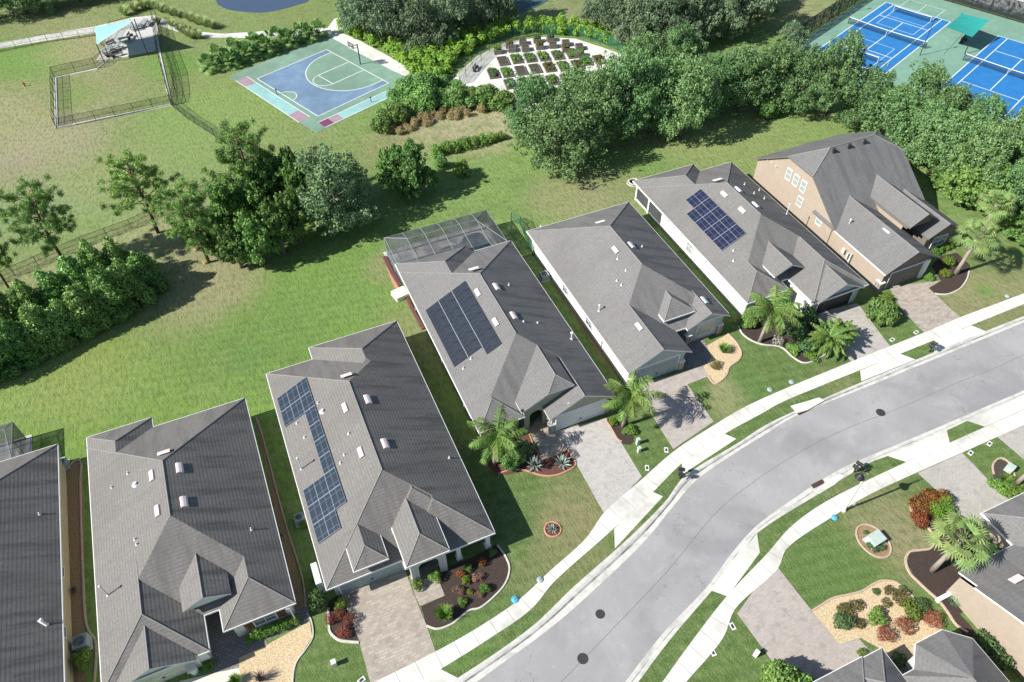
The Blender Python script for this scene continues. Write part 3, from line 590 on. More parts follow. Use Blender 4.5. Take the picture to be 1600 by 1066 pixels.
# ------------------------------------------------------------------ courts
def frame(cx,cy,th):
    c,s=math.cos(th),math.sin(th);return lambda x,y:(cx+x*c-y*s,cy+x*s+y*c)
def lines(b,T,segs,w,z,mi=0):
    for a,c in segs:b.ribbon([T(*a),T(*c)],w,.0,z,mi)
def rect(T,x0,x1,y0,y1):return [T(x0,y0),T(x1,y0),T(x1,y1),T(x0,y1)]
# basketball
TB=frame(20.92,107.56,R(-67.8))
PB=lambda px,py:P2(px,py)
sheet('basketball_court',[(512,54),(513,57),(655,131),(494,208),(357,120),(508,57)],.020,M['agreen2'],th=.06)
L=12.63
b=MB()
b.poly(rect(TB,-7.62,7.62,-L,0),.025,0)
# three point zone
arc=[(6.3*math.cos(t),-1.6+6.3*math.sin(t)) for t in np.linspace(math.pi,2*math.pi,25)]
zone=[(-6.3,0)]+arc+[(6.3,0)]
b.poly([TB(*p) for p in zone],.030,1)
b.poly([TB(*(1.45*math.cos(t),-L+1.45*math.sin(t))) for t in np.linspace(0,math.pi,16)],.030,1)
lines(b,TB,[((-7.62,0),(7.62,0)),((-7.62,-L),(7.62,-L)),((-7.62,0),(-7.62,-L)),((7.62,0),(7.62,-L)),((-1.83,0),(-1.83,-5.79)),((1.83,0),(1.83,-5.79)),((-1.83,-5.79),(1.83,-5.79))],.12,.036,2)
b.ribbon([TB(*p) for p in zone],.12,0,.035,2)
b.ribbon([TB(*(1.83*math.cos(t),-5.79+1.83*math.sin(t))) for t in np.linspace(math.pi,2*math.pi,16)],.1,0,.037,2)
b.ribbon([TB(*(1.45*math.cos(t),-L+1.45*math.sin(t))) for t in np.linspace(0,math.pi,16)],.1,0,.037,2)
# shuffleboard strips
for pix,bits in ([[(368.5,126.5),(386,120),(484,183),(467,191.5)],((0,.16,4),(.16,.84,3),(.84,1,4))],[[(497,192),(508,199.5),(646.5,134.5),(635,128)],((0,.1,5),(.1,.2,4),(.2,.86,3),(.86,1,4))]):
    q=[Vector((*P2(*p),0)) for p in pix]
    if bits[0][2]==4:A,B_,C_,D_=q[0],q[1],q[2],q[3];ends=(A,B_,D_,C_)
    else:ends=(q[0],q[1],q[3],q[2])
    for t0,t1,mi in bits:
        b.poly([ends[0].lerp(ends[2],t0)[:2],ends[1].lerp(ends[3],t0)[:2],ends[1].lerp(ends[3],t1)[:2],ends[0].lerp(ends[2],t1)[:2]],.026,mi)
    b.ribbon([p[:2] for p in (ends[0],ends[1],ends[3],ends[2])],.1,0,.032,2,True)
tag(b.build('court_markings',[M['blue2'],M['agreen2'],M['line'],M['aqua'],M['mauve'],M['maroon']]),kind='structure')
# tennis
TT=frame(100.44,82.11,R(-67.7))
v=Vector(P2(1560.3,56.8))-Vector(P2(1384.4,4.3));c2=Vector((100.44,82.11))+v;TT2=frame(c2.x,c2.y,R(-67.7))
sheet('tennis_court',None,.020,M['agreen'],world=[TT(-8.8,19.2),TT(-8.8,-19),TT(44,-19),TT(44,19.2)],th=.06)
b=MB()
for T_ in (TT,TT2):
    b.poly(rect(T_,-5.485,5.485,-11.885,11.885),.025,0)
    S_=[((-5.485,-11.885),(5.485,-11.885)),((-5.485,11.885),(5.485,11.885)),((-5.485,-11.885),(-5.485,11.885)),((5.485,-11.885),(5.485,11.885)),((-4.115,-11.885),(-4.115,11.885)),((4.115,-11.885),(4.115,11.885)),((-4.115,6.4),(4.115,6.4)),((-4.115,-6.4),(4.115,-6.4)),((0,-6.4),(0,6.4))]
    lines(b,T_,S_,.13,.031,1)
S2=[]
for sg in (1,-1):
    x0,x1=-3.05,3.05;S2+=[((x0,sg*3.3),(x0,sg*15.5)),((x1,sg*3.3),(x1,sg*15.5)),((x0,sg*3.3),(x1,sg*3.3)),((x0,sg*7.3),(x1,sg*7.3)),((x0,sg*15.5),(x1,sg*15.5)),((0,sg*11.6),(0,sg*15.5))]
lines(b,TT,S2,.07,.033,1)
tag(b.build('court_markings',[M['blue'],M['line']]),kind='structure')

sheet('tennis_court',[(800,-12),(806,22),(838,12),(880,-12)],.02,M['darkcourt'],th=.06)
sheet('car_park',None,.012,M['concretepad'],world=[TT(-8.8,21.5),TT(44,21.5),TT(44,30),TT(-8.8,30)],th=.03)
# ------------------------------------------------------------------ houses
S=.535;ZE=2.6
def hip(b,x0,x1,y0,y1,ze=ZE,r0=None,r1=None,s=S,th=.17,caps='abcde'):
    """closed hip roof, ridge along y"""
    hw=(x1-x0)/2;xm=(x0+x1)/2;zr=ze+s*hw
    r0=y0+hw if r0 is None else r0;r1=y1-hw if r1 is None else r1
    v=[(x0,y0,ze),(x1,y0,ze),(x1,y1,ze),(x0,y1,ze),(xm,r0,zr),(xm,r1,zr)]
    b.add(v,[(0,1,4),(1,2,5,4),(2,3,5),(3,0,4,5)],0)
    e=.05
    vv=[(x0,y0,ze),(x1,y0,ze),(x1,y1,ze),(x0,y1,ze),(x0-e,y0-e,ze-.01),(x1+e,y0-e,ze-.01),(x1+e,y1+e,ze-.01),(x0-e,y1+e,ze-.01),(x0-e,y0-e,ze-th),(x1+e,y0-e,ze-th),(x1+e,y1+e,ze-th),(x0-e,y1+e,ze-th)]
    b.add(vv,[(0,4,5,1),(1,5,6,2),(2,6,7,3),(3,7,4,0),(4,8,9,5),(5,9,10,6),(6,10,11,7),(7,11,8,4),(8,11,10,9)],1)
    # ridge caps
    for k_,a,c in (('a',0,4),('b',1,4),('c',2,5),('d',3,5),('e',4,5)):
        if k_ not in caps:continue
        p,q=Vector(v[a])+Vector((0,0,.0)),Vector(v[c])
        if (q-p).length>.3:b.tube([p,q],.045,5,2)
def gab(b,wall,x0,x1,y0,y1,ze=ZE,s=S,cy=None,oh=.4,th=.15,gy=.35,inset=.42,back=False,wm=0,slot=None):
    hw=(x1-x0)/2;xm=(x0+x1)/2;zr=ze+s*hw
    v=[(x0,y0,ze),(xm,y0,zr),(x1,y0,ze),(x0,y1,ze),(xm,y1,zr),(x1,y1,ze)]
    b.add(v,[(0,1,4,3),(1,2,5,4)],0)
    w=[(x,y,z-th) for x,y,z in v]
    b.add(v+w,[(0,6,7,1),(1,7,8,2),(3,4,10,9),(4,5,11,10),(0,3,9,6),(2,8,11,5),(6,9,10,7),(7,10,11,8)],1)
    b.tube([v[1],(xm,y1 if cy is None else cy,zr)],.045,5,2)
    if wall is not None:
        a=x0+inset;c=x1-inset;k=th+.03
        zi=lambda x:ze+s*(hw-abs(x-xm))-k
        pr=[(a,ze-.6),(c,ze-.6),(c,zi(c)),(xm,zi(xm)),(a,zi(a))]
        n=5;vs=[(x,y0+gy,z) for x,z in pr]+[(x,y1-.3,z) for x,z in pr]
        wall.add(vs,[(0,1,2,3,4),tuple(range(9,4,-1))]+[(i,(i+1)%n,n+(i+1)%n,n+i) for i in range(n)],wm)
def archwall(b,x0,x1,y,t,z1,ax0,ax1,spring,rise,mi=0,n=12):
    """front wall with an arched opening, thickness t towards +y"""
    xm=(ax0+ax1)/2;hw=(ax1-ax0)/2
    top=[(ax0,0)]+[(xm-hw*math.cos(u),spring+rise*math.sin(u)) for u in np.linspace(0,math.pi,n)]+[(ax1,0)]
    for yy in (y,y+t):
        b.add([(x0,yy,0),(ax0,yy,0),(ax0,yy,spring),(x0,yy,z1),(x0,yy,spring)],[(0,1,2,4)],mi)
        b.add([(ax1,yy,0),(x1,yy,0),(x1,yy,spring),(ax1,yy,spring)],[(0,1,2,3)],mi)
        arc=top[1:-1];k=len(arc)
        vs=[(x,yy,z) for x,z in arc]+[(x0+(x1-x0)*i/(k-1),yy,z1) for i in range(k)]
        b.add(vs,[(i,i+1,k+i+1,k+i) for i in range(k-1)],mi)
        b.add([(x0,yy,spring),(ax0,yy,spring),(x0,yy,z1)],[(0,1,2)],mi);b.add([(ax1,yy,spring),(x1,yy,spring),(x1,yy,z1)],[(0,1,2)],mi)
    k=len(top);b.add([(x,y,z) for x,z in top]+[(x,y+t,z) for x,z in top],[(i,i+1,k+i+1,k+i) for i in range(k-1)],mi)
    for x in (x0,x1):b.add([(x,y,0),(x,y+t,0),(x,y+t,z1),(x,y,z1)],[(0,1,2,3)],mi)
def garage_door(parent,x0,x1,y,h,m_,face=-1,panels=8):
    b=MB();b.box(x0,x1,y,y+.06,0,h);
    for r_ in range(4):
        for c_ in range(panels):
            w=(x1-x0)/panels;b.box(x0+c_*w+.07,x0+(c_+1)*w-.07,y-.018*1,y,r_*h/4+.07,(r_+1)*h/4-.07)
    o=b.build('garage_door',m_,parent);hh=MB();xm=(x0+x1)/2;hh.box(xm-.1,xm+.1,y-.06,y-.02,.62,.7);hh.build('handle',M['dark'],o)
    f=MB();f.box(x0-.1,x0,y-.03,y+.1,0,h+.1);f.box(x1,x1+.1,y-.03,y+.1,0,h+.1);f.box(x0,x1,y-.03,y+.1,h,h+.12);f.build('door_frame',M['white'],parent)
def window(parent,c,w,h,ax,m_='glass',mull=2,rows=2,shut=False):
    """ax='y' : pane lies in plane y=const facing -y ; 'x': plane x=const facing -x"""
    b=MB();x,y,z=c;t=.05
    def bx(b,u0,u1,z0,z1,d0,d1,mi=0):
        if ax=='y':b.box(x+u0,x+u1,y+d0,y+d1,z+z0,z+z1,mi)
        else:b.box(x+d0,x+d1,y+u0,y+u1,z+z0,z+z1,mi)
    bx(b,-w/2,w/2,-h/2,h/2,-.025,.0)
    o=b.build('window',M[m_],parent);f=MB()
    for u in (-w/2,w/2):bx(f,u-.035,u+.035,-h/2-.05,h/2+.05,-.07,.01)
    for q in (-h/2,h/2):bx(f,-w/2+.05,w/2-.05,q-.05,q+.05,-.068,.01)
    for i in range(1,mull):bx(f,-w/2+w*i/mull-.02,-w/2+w*i/mull+.02,-h/2+.05,h/2-.05,-.055,-.02)
    for i in range(1,rows):
        for k in range(mull):bx(f,-w/2+w*k/mull+.05,-w/2+w*(k+1)/mull-.05,-h/2+h*i/rows-.018,-h/2+h*i/rows+.018,-.052,-.02)
    f.build('window_frame',M['white'],o)
    if shut:
        for sg in (-1,1):
            s_=MB();u=sg*(w/2+.38);bx(s_,u-.3,u+.3,-h/2-.05,h/2+.05,-.05,.0)
            for k in range(9):
                q=-h/2+(k+.5)*h/9;bx(s_,u-.25,u+.25,q-.03,q+.03,-.075,-.05)
            s_.build('shutter',M['shut'],parent)
def door(parent,x,y,w=.95,h=2.1,m_='shut'):
    b=MB();b.box(x-w/2,x+w/2,y-.05,y,0,h);b.box(x-w/2+.12,x+w/2-.12,y-.07,y-.05,.2,h-.3);o=b.build('front_door',M[m_],parent)
    k=MB();k.lathe([(.02,0),(.035,.02),(.02,.05)],(x+w/2-.1,y-.1,1.0),8);k.build('handle',M['alu'],o)
def vent_w(roof,px,py,L,side='W',m_='vent',long=.95):
    """low ridge vent box lying on a roof slope"""
    z0=ZE
    if side=='W':p=rayplane(px,py,(-S,0,1),ZE-S*L);n=Vector((-S,0,1)).normalized();a=Vector((0,1,0))
    elif side=='E':p=rayplane(px,py,(S,0,1),ZE+S*L);n=Vector((S,0,1)).normalized();a=Vector((0,1,0))
    elif side=='N':p=rayplane(px,py,(0,S,1),ZE+S*L);n=Vector((0,S,1)).normalized();a=Vector((1,0,0))
    else:p=rayplane(px,py,(0,-S,1),ZE-S*L);n=Vector((0,-S,1)).normalized();a=Vector((1,0,0))
    c=n.cross(a);b=MB();h=.17 if side in 'WE' else .1
    # rounded hood
    kx=.72 if side=='W' else .9;pr=[(u*kx,w_) for u,w_ in ((-.30,0),(-.26,h*.8),(-.1,h),(.12,h),(.28,h*.75),(.32,0))];k=len(pr)
    vs=[p+a*sg*long/2+c*u+n*w_ for sg in (-1,1) for u,w_ in pr]
    b.add(vs,[(i,(i+1)%k,k+(i+1)%k,k+i) for i in range(k)]+[tuple(range(k)),tuple(range(2*k-1,k-1,-1))],0)
    return b.build('roof_vent',M[m_],roof)
def rayplane(px,py,n,c):
    n=Vector(n);a=P(px,py);d=a-CAMP;t=(c-n.dot(CAMP))/n.dot(d);return CAMP+d*t
def pipe(roof,px,py,L,side='W',h=.35,r_=.05,ze=ZE):
    if side=='W':p=rayplane(px,py,(-S,0,1),ze-S*L)
    elif side=='E':p=rayplane(px,py,(S,0,1),ze+S*L)
    elif side=='N':p=rayplane(px,py,(0,S,1),ze+S*L)
    else:p=rayplane(px,py,(0,-S,1),ze-S*L)
    b=MB();b.tube([p-Vector((0,0,.1)),p+Vector((0,0,h))],r_,8)
    b.lathe([(r_*2.6,-.02),(r_*1.5,.08),(r_,.1)],tuple(p),8)
    if h>.55:b.lathe([(r_*1.9,h-.12),(r_*2.3,h-.02),(r_*1.2,h+.06)],tuple(p),8)
    return b.build('vent_pipe',M['pipe'],roof)
def downspout(parent,x,y,z1=2.4):
    b=MB();b.box(x-.05,x+.05,y-.04,y+.04,.1,z1);b.tube([(x,y,z1),(x-.2,y,z1+.08)],.045,6);b.build('downspout',M['white'],parent)
def house(label,rf,walls,name='house'):
    x=min(w[0] for w in walls);t=thing(name,label,'house',((walls[0][0]+walls[0][1])/2,(walls[0][2]+walls[0][3])/2,0));INV[t.name]=t;return t
INV={}
class H:
    """collects one house; parts are stored relative to the root"""
    def __init__(s,label,loc):s.r=thing('house',label,'house',(0,0,0));s.loc=loc;s.roof=MB();s.wall=MB()
    def walls(s,*rects,ze=ZE,inset=.42,mi=0):
        for i,(x0,x1,y0,y1) in enumerate(rects):
            k=inset+.004*len(s.wall.f)/6%0.05;s.wall.box(x0+k,x1-k,y0+k,y1-k,-.1,ze-.06,mi)
    def done(s,rm,wm):
        rf=s.roof.build('roof',[M[rm],M[getattr(s,'trim','white')],M['ridge']],s.r);s.wall.build('wall',wm,s.r);s.rf=rf;return rf
def rebase():
    """move every house root to its own ground centre, parts keep their place"""
    for o in list(COL.objects):
        if o.get('category')=='house' and o.type=='EMPTY':
            vs=[v for c in COL.objects if c.parent==o and c.name.startswith('wall') for v in c.data.vertices]
            cx=sum(v.co.x for v in vs)/len(vs);cy=sum(v.co.y for v in vs)/len(vs);o.location=(cx,cy,0)
            for c in COL.objects:
                if c.parent==o:c.location=Vector(c.location)-Vector((cx,cy,0))
e=.0015
# ---- house 1 (second from left)
h=H('cream house, two hatched grey roof wings, pebble front bed at bottom left',0)
b=h.roof;L,Rr=-18.93,-5.77
hip(b,L,Rr,28.5,47.25,r0=35.2,r1=40.4,caps='cde');hip(b,L+e,-13.62,40,48.4,ze=ZE-e,caps='dc');hip(b,-10.85,Rr-e,26.75,38,ze=ZE-2*e,caps='ab');hip(b,L+2*e,-11.97,25.8,37,ze=ZE-3*e,caps='abe')
gab(b,h.wall,-13.05,-9.72,28.7,34.2,3.72,inset=.3,gy=.3);gab(b,h.wall,-18.1,-12.82,25.45,29.5,ZE+.06,gy=.42,inset=.5)
h.walls((L,Rr,30,47.2),(L,-13.62,40,48.4),(-10.85,Rr,26.75,38),(L,-11.97,25.8,37))
h.wall.box(-12.7,-12.45,29.1,30.4,0,3.3);h.wall.box(-10.4,-10.15,29.1,30.4,0,3.3)
rf=h.done('roofA',[M['whitewall']])
garage_door(h.r,-18.0,-13.2,26.17,2.2,M['garagec']);window(h.r,(-8.2,27.15,1.35),1.6,1.25,'y',shut=True);door(h.r,-11.4,32.0-1.6,1.1)
for px,py in ((238,744),(247,799)):vent_w(rf,px,py,L,'W')
for px,py in ((281,732),(288,785)):vent_w(rf,px,py,Rr,'E')
vent_w(rf,256,707,47.25,'N');
for px,py in ((200,740),(175,762),(211,843),(214,851)):pipe(rf,px,py,L,'W',.25)
pipe(rf,212,757,L,'W',.25,.12);pipe(rf,169,930,L,'W',1.5,.05);pipe(rf,393,828,Rr,'E',.3)
for y in (40,34.5,30,26.6):downspout(h.r,Rr-.5,y)
# ---- house 2
h=H('grey house with blue solar array, white gutters and arched porch',0)
b=h.roof;L,Rr=-3.47,9.55
hip(b,L,Rr,26.8,49.3,r0=32.7,r1=42.3,caps='dea');hip(b,.85,Rr-e,41,50.9,ze=ZE-e,caps='cd');hip(b,2.33,Rr-2*e,26.03,38,ze=ZE-2*e,caps='b')
hip(b,-1.25,1.36,26.72,31.5,ze=3.765,s=S,caps='ab');hip(b,2.35,5.7,25.45,33,ze=3.88,caps='abe')
hip(b,2.33+e,7.10,28.48,36,ze=3.83,caps='e')
h.walls((L,Rr,29.2,49.2),(.85,Rr,41,50.9),(L,2.4,26.9,30));h.wall.box(-.9,1.0,27.1,29,2,3.8)
W_=h.wall
for x0,x1 in ((2.65,2.95),(5.15,5.45)):W_.box(x0,x1,25.85,26.2,0,3.8)
archwall(W_,2.95,5.15,25.88,.24,3.8,3.25,4.85,2.05,.75);W_.box(2.66,2.9,26.2,29.3,0,3.8);W_.box(5.2,5.44,26.2,29.3,0,3.8)
rf=h.done('roofA',[M['grey']])
for x,y in ((6.6,26.5),(9.05,26.5)):
    c_=MB();c_.box(x-.17,x+.17,y-.17,y+.17,0,2.42);c_.box(x-.24,x+.24,y-.24,y+.24,0,.3);c_.box(x-.22,x+.22,y-.22,y+.22,2.2,2.4);c_.build('porch_column',M['white'],h.r)
garage_door(h.r,-2.6,2.25,27.28,2.25,M['greyp']);window(h.r,(7.6,29.6,1.3),2.2,1.5,'y');door(h.r,4.05,29.6,1.0)
for px,py in ((540,638),(564.5,707.5)):vent_w(rf,px,py,L,'W')
for px,py in ((575,625),(602,694)):vent_w(rf,px,py,Rr,'E')
vent_w(rf,541,586.5,49.3,'N')
for px,py in ((497,630),(545,678),(538,711),(532,724),(464,662),(476,684)):pipe(rf,px,py,L,'W',.22)
pipe(rf,504,643,L,'W',.25,.12);pipe(rf,471,733,L,'W',1.6,.05);pipe(rf,702,716,Rr,'E',.25)
sa=math.atan(S)
def panel_at(parent,name,mats,L,s0,y0,ws,wy,frame_=True,proto=[None]):
    pass
def pv(parent,L,cells,ws,wy,matn):
    b=MB();g_=.012;b.box(-ws/2+g_,ws/2-g_,-wy/2+g_,wy/2-g_,.08,.115,0)
    fr=MB();
    for u in (-1,1):
        fr.box(u*(ws/2-.012)-.010,u*(ws/2-.012)+.010,-wy/2+.01,wy/2-.01,.06,.122);fr.box(-ws/2+.025,ws/2-.025,u*(wy/2-.025)-.018,u*(wy/2-.025)+.018,.06,.122)
    first=None
    for s0,y0 in cells:
        if first is None:o=b.build('solar_panel',M[matn],parent);f=fr.build('panel_frame',M['alu'],o);first=(o,f)
        else:
            o=first[0].copy();link(o,parent);f=first[1].copy();link(f,o)
        sc=s0+ws/2;o.location=(L+sc*math.cos(sa),y0,ZE+sc*math.sin(sa));o.rotation_euler=(0,-sa,0)
cells=[(s,y) for y in (44.9,43.2) for s in (.43,1.53,2.63)]+[(2.63,y) for y in (41.5,39.8,38.1,36.4)]+[(s,y) for y in (34.7,33.0) for s in (.43,1.53,2.63)]+[(s,31.3) for s in (.43,1.53)]
pv(h.r,L,cells,1.1,1.7,'pvA')
for y in (47,42,37,31.5):downspout(h.r,Rr-.5,y)
# ---- house 3
h=H('grey house with screened pool cage and big dark pool-heater mats',0)
b=h.roof;L,Rr=11.95,24.6
hip(b,L,Rr,35.6,57.45,r0=41.7,r1=50.4,caps='cde');hip(b,L+e,20.4,48,58.95,ze=ZE-e,caps='cd');hip(b,L+2*e,16.2,35.2,44,ze=ZE-2*e,r0=37.4,caps='ab')
gab(b,h.wall,18.05,Rr-3*e,33.95,43.5,ZE-3*e,gy=.42,cy=35.9)
# entry roof: gable on the left, clipped at the top right
zr=5.2;xr=19.7;y0=35.25;zc=4.52
wpl=lambda x:zr-S*(xr-x)
A_=(xr,42,zr);B_=(xr,36.5,zr);C_=(18.43,y0,wpl(18.43));D_=(15.94,y0,wpl(15.94));E_=(15.94,39.5,wpl(15.94));F_=(20.97,y0,wpl(18.43));G_=(20.97,42,wpl(18.43))
b.add([A_,B_,C_,D_,E_,F_,G_],[(0,1,2,3,4),(1,5,2),(0,6,5,1)],0)
lo=[(p[0],p[1],p[2]-.15) for p in (D_,C_,F_)]
b.add([D_,C_,F_]+lo,[(0,1,4,3),(1,2,5,4)],1);b.add([D_,E_,(D_[0],D_[1],D_[2]-.15),(E_[0],E_[1],E_[2]-.15)],[(0,1,3,2)],1)
for p,q in (((xr,40.3,zr),B_),(B_,C_),(B_,F_)):b.tube([p,q],.045,5,2)
w_=h.wall;w_.add([(16.3,y0+.3,0),(16.3,y0+.3,wpl(16.3)-.18),(18.43,y0+.3,wpl(18.43)-.18),(20.9,y0+.3,wpl(18.43)-.18),(20.9,y0+.3,2.5),(18.4,y0+.3,2.5)],[(0,1,2,3,4,5)][:0],0)
# gable field above the arch
ys=y0+.3
w_.add([(16.3,ys,2.75),(16.3,ys,wpl(16.3)-.17),(18.43,ys,wpl(18.43)-.17),(20.9,ys,wpl(18.43)-.17),(20.9,ys,2.75)],[(0,1,2,3,4)],0)
w_.add([(16.3,ys,0),(16.3,ys+3,0),(16.3,ys+3,3.1),(16.3,ys,3.2)],[(0,1,2,3)],0)
archwall(w_,16.3,18.7,ys-.004,.25,2.75,16.85,18.15,1.75,.6)
h.walls((L,Rr,38.2,57.4),(L,20.4,50,58.9),(18.05,Rr,33.95,42),(L,16.6,35.7,39))
rf=h.done('roofB',[M['olive']])
for x in (18.5,24.1):
    c_=MB();c_.box(x-.28,x+.28,34.28,34.75,0,1.1);c_.box(x-.32,x+.32,34.24,34.79,1.1,1.18,1);c_.build('stone_pier',[M['stone'],M['white']],h.r)
garage_door(h.r,18.95,23.7,34.33,2.2,M['garaged']);window(h.r,(14,36.1,1.3),1.4,1.4,'y');door(h.r,17.5,38.55,1.0)
lt=MB();lt.box(19.9,20.15,34.2,34.37,3.3,3.65);lt.build('gable_vent',M['grey'],h.r)
for px,py in ((747,458),(775,504)):vent_w(rf,px,py,L,'W')
for px,py in ((776,449),(803,494)):vent_w(rf,px,py,Rr,'E')
vent_w(rf,740,420,57.45,'N','white')
for px,py in ((724,576),(736,561)):pipe(rf,px,py,L,'W',.25)
pipe(rf,893,530,Rr,'E',.9,.07);pipe(rf,795,446,Rr,'E',.3);pipe(rf,840,505,Rr,'E',.2);pipe(rf,818,503,Rr,'E',.2)
n=0;fst=None
for s0,ws,ye,k in ((.69,1.56,42.7,7),(2.29,1.6,42.7,7),(3.93,1.65,41.65,8)):
    wy=(50.75-ye)/k
    for i in range(k):
        b_=MB();b_.box(-ws/2,ws/2,-wy/2+.015,wy/2-.015,.03,.07);o=b_.build('pool_heater_panel',M['heat'],h.r);sc=s0+ws/2
        o.location=(L+sc*math.cos(sa),50.75-wy*(i+.5),ZE+sc*math.sin(sa));o.rotation_euler=(0,-sa,0)
for s0 in (2.27,3.9):
    b_=MB();b_.box(-.03,.03,-4.05,4.05,.03,.08);o=b_.build('header_pipe',M['alu'],h.r);o.location=(L+s0*math.cos(sa),46.7,ZE+s0*math.sin(sa));o.rotation_euler=(0,-sa,0)
for y in (54,46,40):downspout(h.r,L+.36,y)
# ---- house 4
h=H('white-walled grey house between two wider lots, stone piers beside garage, gabled window',0)
b=h.roof;L,Rr=26.87,39.72
hip(b,L,Rr,38.6,58.2,r0=45.1,r1=51.6,caps='cde');gab(b,h.wall,L+e,33.7,35.7,46,ZE-e,gy=.4,cy=42.4);gab(b,h.wall,34.8,Rr-e,38.2,45,ZE-2*e,gy=.4,cy=41.7)
hip(b,32.75,36.2,39.4,46,ze=3.6,r0=41.15,caps='abe')
h.walls((L,Rr,42.4,58.2),(L,33.7,35.75,44),(34.8,Rr,38.2,44))
rf=h.done('roofC',[M['bluegrey']])
wl=MB();wl.box(L+.40,L+.42,36.3,57.7,.0,2.5);o=wl.build('side_wall_panel',M['whitewall'],h.r)
for x,y in ((27.6,36.0),(33.0,36.0),(35.4,38.5),(39.1,38.5)):
    c_=MB();c_.box(x-.3,x+.3,y-.06,y+.35,0,1.2);c_.box(x-.34,x+.34,y-.1,y+.38,1.2,1.28,1);c_.build('stone_pier',[M['stone'],M['white']],h.r)
garage_door(h.r,28.1,32.6,36.12,2.2,M['greyp']);window(h.r,(37.2,38.62,1.45),1.9,1.6,'y','blinds',3,2);door(h.r,34.1,42.7,1.0)
for y,w in ((49.3,1.0),(44.0,1.2)):window(h.r,(L+.38,y,1.4),w,1.2,'x','glass',2,2)
for px,py in ((962,391),(999,511)):vent_w(rf,px,py,L,'W','ventg')
vent_w(rf,987,384,Rr,'E','ventg');vent_w(rf,1101,470,Rr,'E','ventg')
vent_w(rf,938,347,58.2,'N','white')
for px,py in ((965,405),(978,423),(964,439),(971,446),(1,1))[:4]:pipe(rf,px,py,L,'W',.22)
pipe(rf,936,486,L,'W',.8,.06);pipe(rf,1003,386,Rr,'E',.25);pipe(rf,845,354,58.2,'N',.2)
# ---- house 5
h=H('grey house with indigo solar array, dark arched dormer and covered rear lanai',0)
b=h.roof;L,Rr=42.22,55.1
hip(b,L,Rr,40.3,60.05,r0=46.8,r1=52.9,caps='cde');hip(b,L+e,50.6,50,61.55,ze=ZE-e,caps='cd');hip(b,48.2,Rr-e,36.2,47,ze=ZE-2*e,r0=39.6,caps='abe');hip(b,L+2*e,47.3,38.9,47,ze=ZE-3*e,r0=41.4,caps='abe')
gab(b,h.wall,46.15,49.9,40.15,46,3.62,gy=.9,inset=.3);gab(b,h.wall,48.62,54.4,35.95,40,ZE+.06,gy=.42,inset=.5)
h.walls((L,Rr,42,55.6),(50.6,Rr,50,60),(48.2,Rr,36.2,46),(L,47.3,38.9,44))
rf=h.done('roofD',[M['bluegrey']])
wl=MB();wl.box(L+.40,L+.42,39.4,55.5,0,2.5);wl.box(48.6,48.62,36.7,40,0,2.5);wl.build('side_wall_panel',M['whitewall'],h.r)
lan=MB()
for x,y in ((L+.5,61.1),(L+.5,58.3),(50.2,61.1),(46.4,61.1)):
    lan=MB();lan.box(x-.14,x+.14,y-.14,y+.14,0,2.45);lan.build('lanai_post',M['white'],h.r)
lan=MB();lan.box(L+.45,L+.52,55.5,61.1,0,.25);lan.build('lanai_sill',M['white'],h.r)
sc_=MB();sc_.box(L+.47,L+.475,55.6,61,.25,2.4);sc_.box(L+.5,50.2,61.0,61.005,.1,2.4);sc_.build('lanai_screen',M['screen'],h.r)
garage_door(h.r,49.5,53.9,36.63,2.2,M['dark']);window(h.r,(L+.38,49.6,1.45),1.0,1.4,'x','blinds',2,2);door(h.r,48,41.9,1.0)  # garage door coloured dark to carry the shade on the front
for px,py in ((1132,304),(1160,329)):vent_w(rf,px,py,L,'W')
for px,py in ((1154,297),(1181,321)):vent_w(rf,px,py,Rr,'E','white')
vent_w(rf,1121,281,60.05,'N','white')
for px,py in ((1146,392),(1146,408)):pipe(rf,px,py,L,'W',.25)
for px,py in ((1178,303),(1163,289),(1186,298),(1194,311)):pipe(rf,px,py,Rr,'E',.3)
pipe(rf,1229,335,Rr,'E',1.4,.05)
cells=[(s,53.5) for s in (2.78,3.8)]+[(s,y) for y in (51.8,50.1,48.4,46.7) for s in (1.76,2.78,3.8)]
pv(h.r,L,cells,1.02,1.7,'pvB')
for y in (53.5,52.2,50.9,46):
    b_=MB();b_.box(L-.12,L+.1,y-.08,y+.08,ZE-.22,ZE-.02);b_.build('gutter_bracket',M['greyp'],h.r)
# ---- house 6 : tall tan house
h=H('tall tan two-storey house with clipped gable roof at upper right',0)
b=h.roof;x0,x1,y0,y1=57.5,70.35,44.35,59.1;ze=2.95;yr=51.7;zr=7.9;s6=(zr-ze)/(yr-y0);zc=6.45;dy=(zr-zc)/s6
v=[(x0,y0,ze),(x0,yr-dy,zc),(x0,yr+dy,zc),(x0,y1,ze),(x1,y0,ze),(x1,yr-dy,zc),(x1,yr+dy,zc),(x1,y1,ze),(61.1,yr,zr),(67.4,yr,zr)]
b.add(v,[(0,4,5,9,8,1),(3,2,8,9,6,7),(1,8,2),(5,6,9)],0)
w=[(x,y,z-.17) for x,y,z in v]
b.add(v+w,[(0,1,11,10),(1,2,12,11),(2,3,13,12),(4,14,15,5),(5,15,16,6),(6,16,17,7),(0,10,14,4),(3,7,17,13)],1)
for a,c in ((8,9),(1,8),(2,8),(5,9),(6,9)):b.tube([v[a],v[c]],.07,5,2)
k=.25;pr=[(y0+k+.3,0),(y1-k-.3,0),(y1-k-.3,ze+s6*.3),(yr+dy,zc-.2),(yr-dy,zc-.2),(y0+k+.3,ze+s6*.3)]
n=6;vs=[(x0+.3,y,z) for y,z in pr]+[(x1-.3,y,z) for y,z in pr];h.wall.add(vs,[tuple(range(6)),tuple(range(11,5,-1))]+[(i,(i+1)%n,n+(i+1)%n,n+i) for i in range(n)],0)
